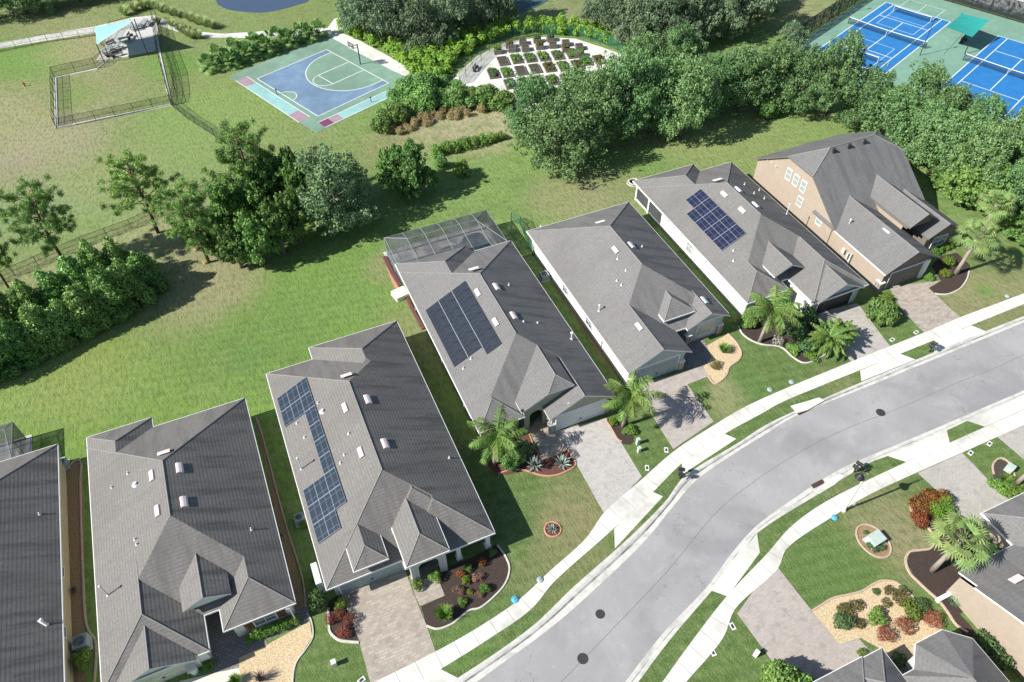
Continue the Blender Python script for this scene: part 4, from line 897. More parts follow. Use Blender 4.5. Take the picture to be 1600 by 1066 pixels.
gab(b,h.wall,x0+e,64.45,36.4,48,2.78,gy=.42,wm=1);gab(b,h.wall,63.55,67.45,40.1,50,4.2,s=.62,gy=.5,wm=1,inset=.25);gab(b,h.wall,65.8,70.62,39.0,47,2.72,gy=.4,wm=1)
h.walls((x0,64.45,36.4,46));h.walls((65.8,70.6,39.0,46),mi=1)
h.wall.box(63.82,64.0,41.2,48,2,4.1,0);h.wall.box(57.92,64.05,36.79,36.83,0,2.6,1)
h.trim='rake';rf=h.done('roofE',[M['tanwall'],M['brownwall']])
g_=MB();g_.box(57.42,57.5,36.4,44.3,2.66,2.78);g_.build('gutter',M['white'],h.r)
for (y,z) in ((53.2,4.35),(51.9,4.35),(50.6,4.35)):window(h.r,(x0+.3,y,z),.8,1.35,'x','blinds',1,2)
for (y,z) in ((50.4,2.4),(46.9,2.2)):window(h.r,(x0+.3,y,z),.85,1.15,'x','blinds',1,2)
for y in (57,56.2,55.4):
    b_=MB();b_.box(x0+.2,x0+.3,y-.12,y+.12,4.0,4.2);b_.build('wall_vent',M['grey'],h.r)
garage_door(h.r,58.9,63.3,36.75,2.2,M['brownwall']);window(h.r,(68.3,39.38,1.4),2.0,1.4,'y');door(h.r,65.2,44.2)  # shade on the garage door is painted in by its dark colour
c_=MB();c_.box(57.75,58.3,36.6,37.3,0,1.2);c_.box(57.7,58.35,36.55,37.35,1.2,1.28,1);c_.build('stone_pier',[M['stone'],M['white']],h.r)
c_=MB();c_.box(63.4,63.9,36.55,37.0,0,2.5);c_.build('garage_pier',M['white'],h.r)
for px,py in ((1352,350),):
    vv=rayplane(1385,362,(-S,0,1),2.78-S*x0);o=vent_w(rf,1385,362,x0,'W','ventg')
pipe(rf,1326,352,x0,'W',.8,.05);pipe(rf,1335,296,66,'W',.6,.05)
for i,(px,py) in enumerate(((1304,233),(1328,226),(1352,219))):
    p=P(px,py,8);b_=MB();b_.lathe([(.14,-.4),(.14,.1),(.2,.14),(.05,.22)],(p.x,p.y,7.9),8);b_.build('vent_pipe',M['dark'],rf)
b_=MB();b_.box(57.6,57.8,42.2,42.6,1.0,1.6);b_.box(57.62,57.8,41.2,41.35,.4,1.7);b_.box(57.62,57.8,41.6,41.75,.8,1.5);b_.build('utility_box',M['utilw'],h.r)
# ---- house 0 : far left
h=H('beige house cut by the left edge with dark shingle roof',0)
b=h.roof;L,Rr=-34.2,-21.25
hip(b,L,Rr,20,48.7);h.walls((L,Rr,20,48.7))
rf=h.done('roofA',[M['beige']])
pipe(rf,62,804,Rr,'E',.25);pipe(rf,73,976,Rr,'E',.9,.06)
b_=MB();b_.tube([P(59,970,3.6),P(73,978,3.4)],.06,6);b_.build('vent_pipe',M['pipe'],rf)
for y in (37.0,32.0):window(h.r,(Rr-.36,y,1.6),.9,.9,'x','glass')
# ---- south houses
h=H('dark grey many-hipped roof house at bottom right, wrapped by pebble bed',0)
b=h.roof
hip(b,22.6,28.88,-6,7.3);hip(b,26.6,30.5,-8,7.22,ze=ZE-e,r0=-3)
zx=ZE-.0;ap=(33.6,3.1,4.3);ap2=(33.6,-6,4.3)
ev=[(30.5,5.25),(31.5,5.25),(32.85,6.5),(35.25,6.5),(36.7,5.2),(36.7,-9),(30.5,-9)]
vs=[(x,y,zx) for x,y in ev]+[ap,ap2]
b.add(vs,[(0,1,7),(1,2,7),(2,3,7),(3,4,7),(4,5,8,7),(5,6,8),(6,0,7,8)],0)
lo=[(x,y,zx-.17) for x,y in ev];b.add([(x,y,zx) for x,y in ev]+lo,[(i,(i+1)%7,7+(i+1)%7,7+i) for i in range(7)],1)
for i in range(7):
    p,q=Vector((*ev[i],zx-.05)),Vector((*ev[(i+1)%7],zx-.05));b.tube([p,q],.06,5,1)
h.walls((22.6,28.88,-6,6.6),(30.4,36.7,-9,5.0));h.wall.box(32.4,35.7,4.5,6.0,0,2.4);h.wall.box(28.4,30.8,-6,3,0,2.4)
rf=h.done('roofC',[M['grey']])
window(h.r,(31.7,5.0,1.4),.8,1.5,'y')
h=H('tan-walled house with dark slate-coloured roof at right edge',0)
b=h.roof
zN=lambda y,y1:ZE+.41*(y1-y)
v=[(39.35,9.22,2.6),(56,9.22,2.6),(56,-6,8.8),(39.35,-6,8.8)]
pl=lambda y:2.6+.41*(9.22-y)
b.add([(39.6,9.22,pl(9.22)),(45.0,9.22,pl(9.22)),(58,9.22,pl(9.22)),(58,-6,pl(-6)),(39.3,-6,pl(-6)),(39.3,7.8,pl(7.8)),(39.6,7.8,pl(7.8))],[(0,1,2,3,4,5,6)],0)
b.add([(39.6,9.22,pl(9.22)),(39.6,9.22,pl(9.22)-.17),(45.0,9.22,pl(9.22)-.17),(45.0,9.22,pl(9.22))],[(0,1,2,3)],1)
b.add([(39.6,9.22,2.6),(39.6,7.8,pl(7.8)),(39.6,7.8,pl(7.8)-.17),(39.6,9.22,2.43)],[(0,1,2,3)],1)
b.add([(39.3,7.8,pl(7.8)),(39.3,-6,pl(-6)),(39.3,-6,pl(-6)-.17),(39.3,7.8,pl(7.8)-.17)],[(0,1,2,3)],1)
b.tube([(45.0,12.15,2.55),(45.0,9.2,2.55)],.06,5,1);b.tube([(45.0,9.2,2.55),(39.6,9.2,2.55)],.06,5,1)
hip(b,45.0,57,2,12.15,ze=ZE-e)
h.wall.add([(39.45,8.9,0),(39.45,-6,0),(39.45,-6,pl(-6)-.2),(39.45,8.9,2.45),(57,8.9,0),(57,-6,0),(57,-6,pl(-6)-.2),(57,8.9,2.45)],[(0,1,2,3),(4,5,6,7),(0,4,7,3)],0)
h.wall.box(45.4,56.6,3,11.75,0,2.5)
rf=h.done('roofC',[M['tanwall']])
vent_w(rf,1588,905,9.22,'N')
c_=MB();c_.box(38.2,39.4,8.45,8.75,0,.5);c_.build('porch_wall',M['white'],h.r)
rebase()
# house at far left has a small pool cage
def beam(b,a,c,w=.035):b.tube([a,c],w,4)
def cage(label,x0,x1,y0,y1,ze,zt,n,ins,open_s=True):
    t=thing('pool_enclosure',label,'pool cage',((x0+x1)/2,(y0+y1)/2,0));ox,oy=(x0+x1)/2,(y0+y1)/2
    fr=MB();sc=MB()
    X=lambda i:x0+(x1-x0)*i/n
    yi=y1-ins
    for i in range(n+1):
        x=X(i);xi=min(max(x,x0+ins),x1-ins)
        beam(fr,(x,y1,0),(x,y1,ze))
        if 0<i<n:
            pts=[(x,y1,ze),(x,y1-ins*.5,ze+(zt-ze)*.72),(x,y1-ins,zt),(x,y0,zt-.35)];fr.tube(pts,.035,4)
    for (a,c) in (((x0,y1,ze),(x1,y1,ze)),((x0,y1,ze),(x0,y0,ze)),((x1,y1,ze),(x1,y0,ze)),((x0,y0,0),(x0,y0,ze)),((x1,y0,0),(x1,y0,ze)),((x0+ins,yi,zt),(x1-ins,yi,zt)),
                  ((x0,y1,ze),(x0+ins,yi,zt)),((x1,y1,ze),(x1-ins,yi,zt)),((x0+ins,yi,zt),(x0,y0,ze)),((x1-ins,yi,zt),(x1,y0,ze)),((x0,y1,1.0),(x1,y1,1.0)),((x0,y1,.1),(x1,y1,.1)),((x0,(y0+y1)/2,0),(x0,(y0+y1)/2,ze)),((x1,(y0+y1)/2,0),(x1,(y0+y1)/2,ze)),((x0,y0,1),(x0,y1,1)),((x1,y0,1),(x1,y1,1)),((x0,y0,ze),(x1,y0,ze))):beam(fr,a,c)
    v=[(x0,y0,ze),(x1,y0,ze),(x1,y1,ze),(x0,y1,ze),(x0+ins,yi,zt),(x1-ins,yi,zt),(x0,y0,0),(x1,y0,0),(x1,y1,0),(x0,y1,0),(x0+ins,y0,zt-.35),(x1-ins,y0,zt-.35)]
    sc.add(v,[(3,2,5,4),(0,3,4,10),(1,2,5,11),(4,5,11,10),(3,2,8,9),(0,3,9,6),(1,2,8,7)],0)
    for b_,nm,mm in ((fr,'cage_frame',M['cagef']),(sc,'cage_screen',M['screen'])):
        b_.v=[(x-ox,y-oy,z) for x,y,z in b_.v];b_.build(nm,mm,t,fix=False)
    return t
cage('bronze screened pool cage behind the house with heater mats',12.2,24.25,57.6,63.6,2.55,3.35,6,2.1)
cage('small dark pool cage behind the beige house, cut by left edge',-33,-24.85,48.8,52.9,2.5,2.55,3,.6)
sheet('pool_deck',None,.03,M['concretepad'],world=[(11.9,57.4),(24.6,57.2),(24.6,64.3),(11.9,64.3)],th=.06)
sheet('pool_deck',None,.03,M['concretepad'],world=[(-33.5,48),(-24.4,48),(-24.4,53.2),(-33.5,53.2)],th=.06)
wp=smooth_path([(17.3,59.6),(19.2,59.1),(21.3,59.5),(23.4,59.6),(23.5,61.5),(23.2,63.2),(21.2,63.2),(20.2,62.2),(18.6,62.4),(17.4,61.5)],4,True)
b=MB();b.ribbon(wp,.35,.05,.03,1,True);b.poly(wp,.045,0);o=b.build('swimming_pool',[M['water'],M['concretepad']]);tag(o,'free-form swimming pool under the screened cage','pool')
# chair on the deck
t=thing('patio_chair','grey patio chair on the pool deck inside the cage','chair',(18.0,58.5,.03),.4)
b=MB();b.box(-.28,.28,-.28,.28,.38,.44);b.build('seat',M['greyp'],t);b=MB();b.box(-.28,.28,.24,.3,.44,.95);b.build('backrest',M['greyp'],t)
for sx in (-1,1):
    for sy in (-1,1):b=MB();b.box(sx*.24-.02,sx*.24+.02,sy*.24-.02,sy*.24+.02,0,.38);b.build('leg',M['dark'],t)
# ------------------------------------------------------------------ vegetation
ORD=['first','second','third','fourth','fifth','sixth','seventh','eighth','ninth','tenth','eleventh','twelfth','thirteenth','fourteenth','fifteenth','sixteenth','seventeenth','eighteenth','nineteenth','twentieth','twenty-first','twenty-second','twenty-third','twenty-fourth','twenty-fifth','twenty-sixth']
def leaves(name,clumps,n,size,seed,mat_,parent,asp=.6,shell=.25,up=.0,tri=False,droop=0,jit=.55):
    """many small leaf-sprays scattered over overlapping clumps"""
    rg=np.random.default_rng(seed);c=np.array(clumps,float)
    wts=c[:,3]**2;wts/=wts.sum();k=rg.choice(len(c),n*2,p=wts)
    d=rg.normal(size=(n*2,3));d/=np.linalg.norm(d,axis=1)[:,None]
    rr=c[k,3]*(1-shell*rg.random(n*2)**1.5)*(1+.10*rg.normal(size=n*2))
    sc=np.ones(3) if c.shape[1]<5 else None
    p=c[k,:3]+d*rr[:,None]
    # drop sprays buried inside other clumps
    keep=np.ones(n*2,bool)
    for q in c:
        dist=np.linalg.norm(p-q[:3],axis=1);keep&=dist>q[3]*(1-shell)*.86
    keep&=p[:,2]>.05
    p=p[keep][:n];d=d[keep][:n];m=len(p)
    nn=d+rg.normal(size=(m,3))*jit+np.array([0,0,up]);nn/=np.linalg.norm(nn,axis=1)[:,None]
    a=np.cross(nn,rg.normal(size=(m,3)));a/=np.linalg.norm(a,axis=1)[:,None]
    if droop:
        a=a*(1-droop)+np.array([0,0,-1])*droop;a/=np.linalg.norm(a,axis=1)[:,None]
    bb=np.cross(nn,a);bb/=np.linalg.norm(bb,axis=1)[:,None]
    s_=size*(.55+.9*rg.random(m))[:,None]/2
    A=a*s_;B=bb*s_*asp
    if tri:
        V=np.stack([p-A-B*.6,p-A+B*.6,p+A*1.4],1).reshape(-1,3);F=np.arange(m*3).reshape(m,3)
    else:
        V=np.stack([p-A-B*.5,p+B-A*.2,p+A*1.1+B*.15,p-B+A*.1],1).reshape(-1,3);F=np.arange(m*4).reshape(m,4)
    me=bpy.data.meshes.new(name);me.from_pydata(V.tolist(),[],F.tolist());me.materials.append(mat_);me.update()
    return link(bpy.data.objects.new(name,me),parent)
def sub(rg,c0,r0,n,r1,zs=.8,lowcut=-.5):
    out=[]
    for i in range(n):
        while True:
            d=rg.normal(size=3);d/=np.linalg.norm(d)
            if d[2]>lowcut:break
        k=r0*(.72+.36*rg.random());out.append((c0[0]+d[0]*k,c0[1]+d[1]*k,c0[2]+d[2]*k*zs,r1*(.65+.7*rg.random())))
    return out
def trunk(parent,m_,h,r_,tips,seed,lean=0,name='trunk'):
    rg=random.Random(seed);b=MB();p=[(0,0,-.2),(lean*.3,0,h*.35),(lean*.7,.1*lean,h*.7),(lean,.05,h)]
    b.tube(p,[r_*1.25,r_*.95,r_*.75,r_*.45],8)
    for t in tips:
        f=rg.uniform(.3,.8);s0=Vector(p[1]).lerp(Vector(p[3]),f);e_=Vector(t[:3]);mid=s0.lerp(e_,.5)+Vector((0,0,-.15*(e_-s0).length*.3))
        b.tube([s0,mid,e_],[r_*.5,r_*.33,r_*.12],6)
    return b.build(name,m_,parent,smooth=True)
PROTO={}
def mk(key,cat,fn):
    t=thing(key,None,cat);fn(t);reg(t);PROTO.setdefault(key,[]).append([t,False]);return t
def oak(matn,seed,n=15500,size=.25,R0=5,H0=10,low=.03,zsq=.62,ncl=46,droop=0,asp=.65):
    def f(t):
        rg=np.random.default_rng(seed)
        cl=[(0,0,H0*.5,R0*.5)]
        big=[]
        for i in range(12):
            a=2*math.pi*i/12*1.0+rg.random()*.5;rr=R0*(.52+.2*rg.random());big.append((rr*math.cos(a),rr*math.sin(a),H0*(low+.12+.46*rg.random()),R0*.30))
        for i in range(5):
            a=rg.random()*6.28;rr=R0*.3*rg.random();big.append((rr*math.cos(a),rr*math.sin(a),H0*(.66+.12*rg.random()),R0*.38))
        for c in big:cl+=sub(rg,c[:3],c[3]*1.08,6,R0*.13,.9)+sub(rg,c[:3],c[3]*1.38,6,R0*.06,1.0)
        cl+=[(c[0],c[1],c[2],c[3]*.62) for c in big]
        leaves('crown',cl,n,size,seed,M[matn],t,asp,droop=droop)
        trunk(t,M['bark'],H0*.55,.28,[c for c in big[::2]],seed)
    return f
for s_ in (1,2,3,4):mk('oak_tree','tree',oak('oak',s_))
for s_ in (11,12):mk('grey_oak_tree','tree',oak('oakg',s_))
for s_ in (21,22,23):mk('mossy_oak_tree','tree',oak('moss',s_,10500,.42,6,11,droop=.35,asp=.45))
for s_ in (31,32,33):mk('leafy_tree','tree',oak('bright',s_,11000,.27,3,7,low=.06,ncl=30,asp=.7))
def holly(seed):
    def f(t):
        rg=np.random.default_rng(seed);cl=[]
        for i in range(7):
            a=6.28*i/7+rg.random();rr=1.25*(.6+.5*rg.random());h=1.2+2.2*rg.random();cl+=[(rr*math.cos(a),rr*math.sin(a),h,.8)]
            cl+=[(rr*math.cos(a)*.75,rr*math.sin(a)*.75,h+1.1,.6),(rr*math.cos(a)*1.05,rr*math.sin(a)*1.05,.6,.75)]
            cl+=[(rr*math.cos(a)*.6,rr*math.sin(a)*.6,h+1.9,.35)]
        cl+=[(0,0,4,.9),(.2,.1,5.0,.55),(.1,0,5.7,.28),(-.5,.3,4.7,.4),(0,0,2.5,1.3)]
        leaves('crown',cl,8500,.23,seed,M['hollyl'],t,.55)
        trunk(t,M['bark'],3.6,.14,[c[:3] for c in cl[:10:3]],seed)
    return f
for s_ in (41,42,43):mk('evergreen_tree','tree',holly(s_))
def pine(seed):
    def f(t):
        rg=np.random.default_rng(seed);H0=10;cl=[];b=MB();b.tube([(0,0,-.2),(.15,.05,H0*.4),(-.1,.1,H0*.75),(.1,0,H0*.97)],[.2,.16,.10,.03],8)
        for i in range(34):
            z=H0*(.40+.57*(i/34));a=i*2.4+rg.random()*.6;L=(3.5*(1-(z/H0-.40)/.78)**.6+.4)*(.55+.55*rg.random())
            e_=Vector((L*math.cos(a),L*math.sin(a),z+.10*L+.3*rg.random()));s0=Vector((0,0,z-.15*L))
            b.tube([s0,s0.lerp(e_,.5)+Vector((0,0,.12)),e_],[.05,.035,.012],5)
            for k in range(4):
                u=.45+.58*k/3;q=s0.lerp(e_,u);cl.append((q[0]+rg.normal()*.22,q[1]+rg.normal()*.22,q[2]+.12+rg.normal()*.1,.40*(1-.2*(u-.4))))
        cl.append((.1,0,H0*.97,.4))
        b.build('trunk',M['barkp'],t,smooth=True)
        leaves('crown',cl,14000,.36,seed,M['pine'],t,.26,shell=.9,up=.4,tri=True,jit=1.0)
    return f
for s_ in (51,52):mk('pine_tree','tree',pine(s_))
def shrub(matn,seed,n=900,size=.12,flat=.8,lumps=10,asp=.6,stem=True,rad=.32,**kw):
    def f(t):
        rg=np.random.default_rng(seed);cl=[(0,0,.45*flat,.5)]
        for i in range(lumps):
            a=rg.random()*6.28;e_=math.acos(rg.random()*.95);cl.append((.55*math.sin(e_)*math.cos(a),.55*math.sin(e_)*math.sin(a),flat*(.38+.42*math.cos(e_)),rad*(.7+.5*rg.random())))
        leaves('foliage',cl,n,size,seed,M[matn],t,asp,**kw)
        b=MB()
        for i in range(4):b.tube([(0,0,-.05),(.12*math.cos(i*1.6),.12*math.sin(i*1.6),.25*flat),(.35*math.cos(i*1.6),.35*math.sin(i*1.6),.6*flat)],[.03,.022,.01],5)
        b.build('stem',M['bark'],t)
    return f
def tuft(matn,seed,n=150,h=1.0,spread=.7,w=.03,arch=.6,mname='foliage',blades=3):
    def f(t):
        rg=random.Random(seed);b=MB()
        for i in range(n):
            a=rg.random()*6.283;o=rg.random()**.5*.16;L=h*(.6+.5*rg.random());lean=spread*(.2+.8*rg.random())
            c_,s__=math.cos(a),math.sin(a);q=Vector((-s__,c_,0))*w*(.7+.6*rg.random());pts=[]
            for k in range(4):
                u=k/3;x=o+lean*L*(u*.45+arch*.55*u*u);z=L*(u-arch*.45*u*u*u*lean);pts.append(Vector((x*c_,x*s__,z)))
            vs=[]
            for k,p in enumerate(pts):
                ww=(1,.95,.7,.08)[k];vs+=[p-q*ww,p+q*ww]
            b.add(vs,[(0,1,3,2),(2,3,5,4),(4,5,7,6)])
        b.build(mname,M[matn],t,fix=False)
    return f
def agave(matn,seed,n=26,h=.8,w=.075):
    def f(t):
        rg=random.Random(seed);b=MB()
        for i in range(n):
            a=i*2.399;el=.25+1.15*(i/n);L=h*(.85+.25*rg.random());c_,s__=math.cos(a),math.sin(a);q=Vector((-s__,c_,0));d=Vector((math.cos(el)*c_,math.cos(el)*s__,math.sin(el)));n_=q.cross(d)
            vs=[]
            for k,ww in ((0,.7),(.3,1.),(.65,.8),(1,.05)):
                p=d*L*k+Vector((0,0,-.12*k*k*L))+Vector((0,0,.05));vs+=[p-q*w*ww+n_*w*.35*ww,p-n_*w*.12,p+q*w*ww+n_*w*.35*ww]
            fs=[]
            for k in range(3):fs+=[(3*k,3*k+1,3*k+4,3*k+3),(3*k+1,3*k+2,3*k+5,3*k+4)]
            b.add(vs,fs)
        b.build('leaf_rosette',M[matn],t,fix=False)
    return f
def queen(seed,h=6,nf=17,FL=2.7,r_=.16,matn='palm',lean=.3,ll=.62):
    def f(t):
        rg=random.Random(seed);tr=MB();tr.tube([(0,0,-.1),(lean*.2,0,h*.3),(lean*.6,0,h*.7),(lean,0,h*.98)],[r_*1.25,r_,r_*.95,r_*.75],10)
        tr.build('trunk',M['palmtrunk'],t,smooth=True);top=Vector((lean,0,h))
        for i in range(nf):
            a=i*2.399+rg.random()*.3;u=i/nf;el=1.15-1.25*u;L=FL*(.85+.25*rg.random())
            c_,s__=math.cos(a),math.sin(a);b=MB();pts=[];p=Vector(top);ang=el
            for k in range(13):
                pts.append(Vector(p));p=p+Vector((math.cos(ang)*c_,math.cos(ang)*s__,math.sin(ang)))*L/12;ang-=(.075+.055*(k/12)*2)
            b.tube(pts,[.035-.0022*k for k in range(13)],4)
            for k in range(2,32):
                v_=k/32*12;j=int(v_);q=pts[j].lerp(pts[min(j+1,12)],v_-j);d=(pts[min(j+1,12)]-pts[max(j-1,0)]).normalized()
                side=d.cross(Vector((0,0,1)));side=side.normalized() if side.length>.01 else Vector((-s__,c_,0))
                nl=ll*math.sin(math.pi*min(1,(k+3)/34))**.6*(.85+.3*rg.random())
                for sg in (-1,1):
                    dr=(side*sg*.8+d*.5+Vector((0,0,rg.uniform(-1.0,-.1)))).normalized();e1=q+dr*nl*.55;e2=q+dr*nl+Vector((0,0,-.28*nl));w_=d*.036
                    b.add([q-w_,q+w_,e1+w_*1.1,e1-w_*1.1,e2],[(0,1,2,3),(3,2,4)])
            b.build('frond',M[matn],t,fix=False)
    return f
def sabal(seed,h=5,nf=30,r_=.2,lean=.5,pl=1.1,bl=.95,lm='sabal'):
    def f(t):
        rg=random.Random(seed);tr=MB();tr.tube([(0,0,-.1),(lean*.2,0,h*.3),(lean*.55,0,h*.65),(lean,0,h)],[r_*1.3,r_*.95,r_*.9,r_],10)
        if h>.5:tr.build('trunk',M['palmtrunk'],t,smooth=True)
        top=Vector((lean,0,h))
        for i in range(nf):
            a=i*2.399+rg.random()*.3;el=1.4-1.75*(i/nf);c_,s__=math.cos(a),math.sin(a);d=Vector((math.cos(el)*c_,math.cos(el)*s__,math.sin(el)));L=pl*(.8+.35*rg.random())
            mid=top+d*L*.6;tip=top+d*L+Vector((0,0,-.12*L));b=MB();b.tube([top,mid,tip],[.025,.02,.015],4)
            dd=(tip-mid).normalized();side=dd.cross(Vector((0,0,1)));side=side.normalized() if side.length>.05 else Vector((-s__,c_,0));nn=side.cross(dd)
            ns=13
            for k in range(ns):
                an=-1.75+3.5*k/(ns-1);q=(dd*math.cos(an)+side*math.sin(an)).normalized();ln=bl*(.65+.35*math.cos(an*.55))*(.9+.2*rg.random())
                w_=q.cross(nn).normalized()*.07;e1=tip+q*ln*.55;e2=tip+q*ln+Vector((0,0,-.25*ln))+nn*rg.uniform(-.04,.04)
                b.add([tip,e1-w_+nn*.015,e1+w_+nn*.015,e2],[(0,1,3,2)])
            b.build('frond',M[lm],t,fix=False)
    matn_=None
    return f
for key,f in dict(green_shrub=shrub('shrub',61,1300),dark_shrub=shrub('dkshrub',62,1300),rust_shrub=shrub('orange',63,1500,.11),red_shrub=shrub('red',64,1600,.10,.85,14,.4),pink_shrub=shrub('pinkl',65,700,.13),
    lime_shrub=shrub('lime',66,1000,.12),olive_shrub=shrub('olivel',67,1000,.11),yellow_shrub=shrub('yellowg',68,1300,.12,asp=.3),hosta_plant=shrub('hosta',69,500,.16,.5),white_flower_shrub=shrub('flower',70,600,.12),
    orange_shrub=shrub('orange',71,700,.13),big_bush=shrub('bright',72,4200,.085,.75,26,.7,rad=.22)).items():mk(key,'shrub',f)
for key,f in dict(ornamental_grass=tuft('grassp',81,320,.95,1.0,.03,.8),fountain_grass=tuft('shrub',82,420,1.0,.75,.02),agave_plant=agave('agave',83),pale_rosette=tuft('hosta',84,150,.75,.9,.03),bare_shrub=tuft('twig',85,160,.9,.8,.012,.4,'branches')).items():mk(key,'plant',f)
mk('palmetto_bush','shrub',sabal(86,.35,30,.1,0,1.0,.75,lm='palmetto'));mk('palmetto_bush','shrub',sabal(87,.3,26,.1,0,1.15,.7,lm='palmetto'))
mk('queen_palm','palm tree',queen(91,3.9,14,3.0,ll=.8));mk('queen_palm','palm tree',queen(92,4.2,14,2.9,ll=.8));mk('queen_palm','palm tree',queen(93,4.4,17,3.3,matn='palm',ll=.85))
mk('date_palm','palm tree',queen(94,1.7,42,1.9,.12,'palm',0,.33))
mk('sabal_palm','palm tree',sabal(95,5.2,24,.2,.3,1.35,1.0));mk('sabal_palm','palm tree',sabal(96,5.4,24,.2,.3,1.25,.95))
def put(key,var,px,py,sx,sz,label,cat=None,group=None,rz=None,z=0,world=None,rx=0,ry=0):
    lst=PROTO[key];ent=lst[var%len(lst)]
    if not ent[1]:o=ent[0];ent[1]=True
    else:o=copy_tree(ent[0])
    p=Vector((world[0],world[1],0)) if world else P(px,py,0)
    o.location=(p.x,p.y,z);o.scale=(sx,sx,sz);o.rotation_euler=(rx,ry,rnd.random()*6.283 if rz is None else rz)
    o['label']=label
    if cat:o['category']=cat
    if group:o['group']=group
    elif 'group' in o:del o['group']
    return o
NEXT={}
def rot_(k):NEXT[k]=NEXT.get(k,-1)+1;return NEXT[k]
def row(key,lst,where,adj,group,cat=None,sx=1,sz=1,noun=None):
    """lst entries: (px,py,width scale,height scale); labels count from the left"""
    order=sorted(range(len(lst)),key=lambda i:lst[i][0]);noun=noun or key.replace('_',' ')
    for r_,i in enumerate(order):
        px,py,a,c=lst[i];
        if 'oak' in key:a*=rnd.uniform(.84,.97);c*=rnd.uniform(.88,1.14)
        tall='tall' if c*sz>1.15 else ('low' if c*sz<.8 else 'mid-height')
        put(key,rot_(key),px,py,a*sx,c*sz,f'{adj} {noun}, {ORD[r_]} from left {where}',cat,group)
# evergreen thicket lower left
row('evergreen_tree',[(10,578,1.0,.95),(45,562,.95,.95),(82,545,1,1.0),(118,528,.95,.9),(148,512,1,1.0),(182,492,1,1.08),(214,474,1.05,1.05),(238,452,.95,.9)],'in thicket front row','dark glossy','thicket at the lower left lawn edge','tree',noun='evergreen')
row('evergreen_tree',[(22,515,1,.9),(62,498,1,.9),(100,482,1,.95),(134,466,1,1),(168,450,1.05,1.1),(200,436,1,1.0),(-25,560,1,1),(-30,600,1,1)],'in thicket back row','dark glossy','thicket behind at the lower left','tree',noun='evergreen')
# pines
for i,(px,py,a,c,lb) in enumerate(((107,418,1.05,1.05,'round-crowned pine standing alone by the lower dog-park fence at left'),(247,364,1.1,1.0,'slender open pine with forked trunk left of the thick tree belt'),(327,410,.95,1.0,'small pine with pale bare trunk leaning at the end of the tree belt'),(408,335,1.1,1.15,'tallest pine rising behind the tree belt, nearest the courts'),(20,460,.75,.9,'pine cut by the left picture edge above the thicket'))):
    put('pine_tree',i,px,py,a,c,lb,'tree')
put('leafy_tree',0,338,400,.55,.55,'small lime-green sapling under the leaning pine','tree')
# leafy belt
row('leafy_tree',[(352,402,.62,.8),(378,418,.7,.9),(412,414,.7,1.05),(445,398,.68,1.1),(470,380,.7,1.1),(362,362,.75,1.05),(402,352,.8,1.2),(440,332,.85,1.25),(318,385,.55,.75),(465,310,.7,1.0),(478,345,.6,1.3)],'in leafy belt left of big grey oak','bright leafy','leafy belt behind the lawn','tree',noun='tree')
put('grey_oak_tree',0,532,352,1.02,1.02,'big rounded grey-green oak casting shade on lawn','tree')
put('grey_oak_tree',1,500,330,.62,.85,'narrow grey-green oak squeezed left of the big rounded oak','tree')
put('leafy_tree',1,645,303,1.05,1.05,'bright green rounded tree right of the big grey oak','tree')
put('leafy_tree',2,612,290,.6,.75,'small bright tree between grey oak and rounded bright tree','tree')
put('green_shrub',0,722,275,1.3,2.4,'small upright shrub alone below the low hedge','shrub')
put('evergreen_tree',0,690,262,.45,.42,'low dark bush at foot of bright rounded tree','tree')
# low hedge
row('green_shrub',[(684,243,1.25,1.6),(697,239,1.25,1.7),(711,235,1.2,1.5),(725,231,1.25,1.6),(740,228,1.2,1.5),(755,224,1.2,1.4),(770,221,1.1,1.3),(783,218,1.0,1.1)],'along the low dark hedge by sandy patch','dark green','low hedge by the sandy patch','shrub',noun='hedge shrub')
# central oaks
row('oak_tree',[(872,262,1.15,1.10),(832,222,.85,.9),(925,225,.95,1.05),(968,213,1.0,1.10),(1015,206,.95,1.02),(1062,214,1.0,1.05),(900,195,.8,.95)],'in the middle oak row, before the garden','dense','middle oak row beyond the lawn','tree',noun='oak')
row('oak_tree',[(1105,175,.85,.9),(1150,170,.95,1.05),(1200,166,.95,1.05),(1245,172,.9,.98),(1290,178,1.0,1.08),(1050,150,.9,1),(1000,150,.8,.9)],'in the oak row behind tan house','dense','oak row towards the tennis courts','tree',noun='oak')
put('big_bush',0,1197,183,2.1,3.0,'rounded bright bush at lawn edge under the oak row','shrub')
put('leafy_tree',0,1222,160,.55,.9,'bright lime tree among the grey oaks near the tennis fence','tree')
# right mass
row('oak_tree',[(1345,202,.82,.8),(1385,225,.9,.88),(1425,250,.95,.88),(1466,275,.95,.90),(1508,300,.9,.8),(1420,200,.85,.82),(1465,222,.85,.80),(1512,246,.9,.82),(1556,268,.9,.8),(1600,290,.9,.8),(1640,330,.95,.8),(1570,330,.8,.65),(1600,355,.8,.62)],'in the thick belt below the tennis courts','thick','tree belt below the tennis courts','tree',noun='oak')
row('leafy_tree',[(1495,318,.9,.75),(1530,322,1.05,.85),(1480,292,.85,.8),(1590,372,.8,.6)],'at lawn edge of right tree belt','bright','bright trees at the edge of the right belt','tree',noun='tree')
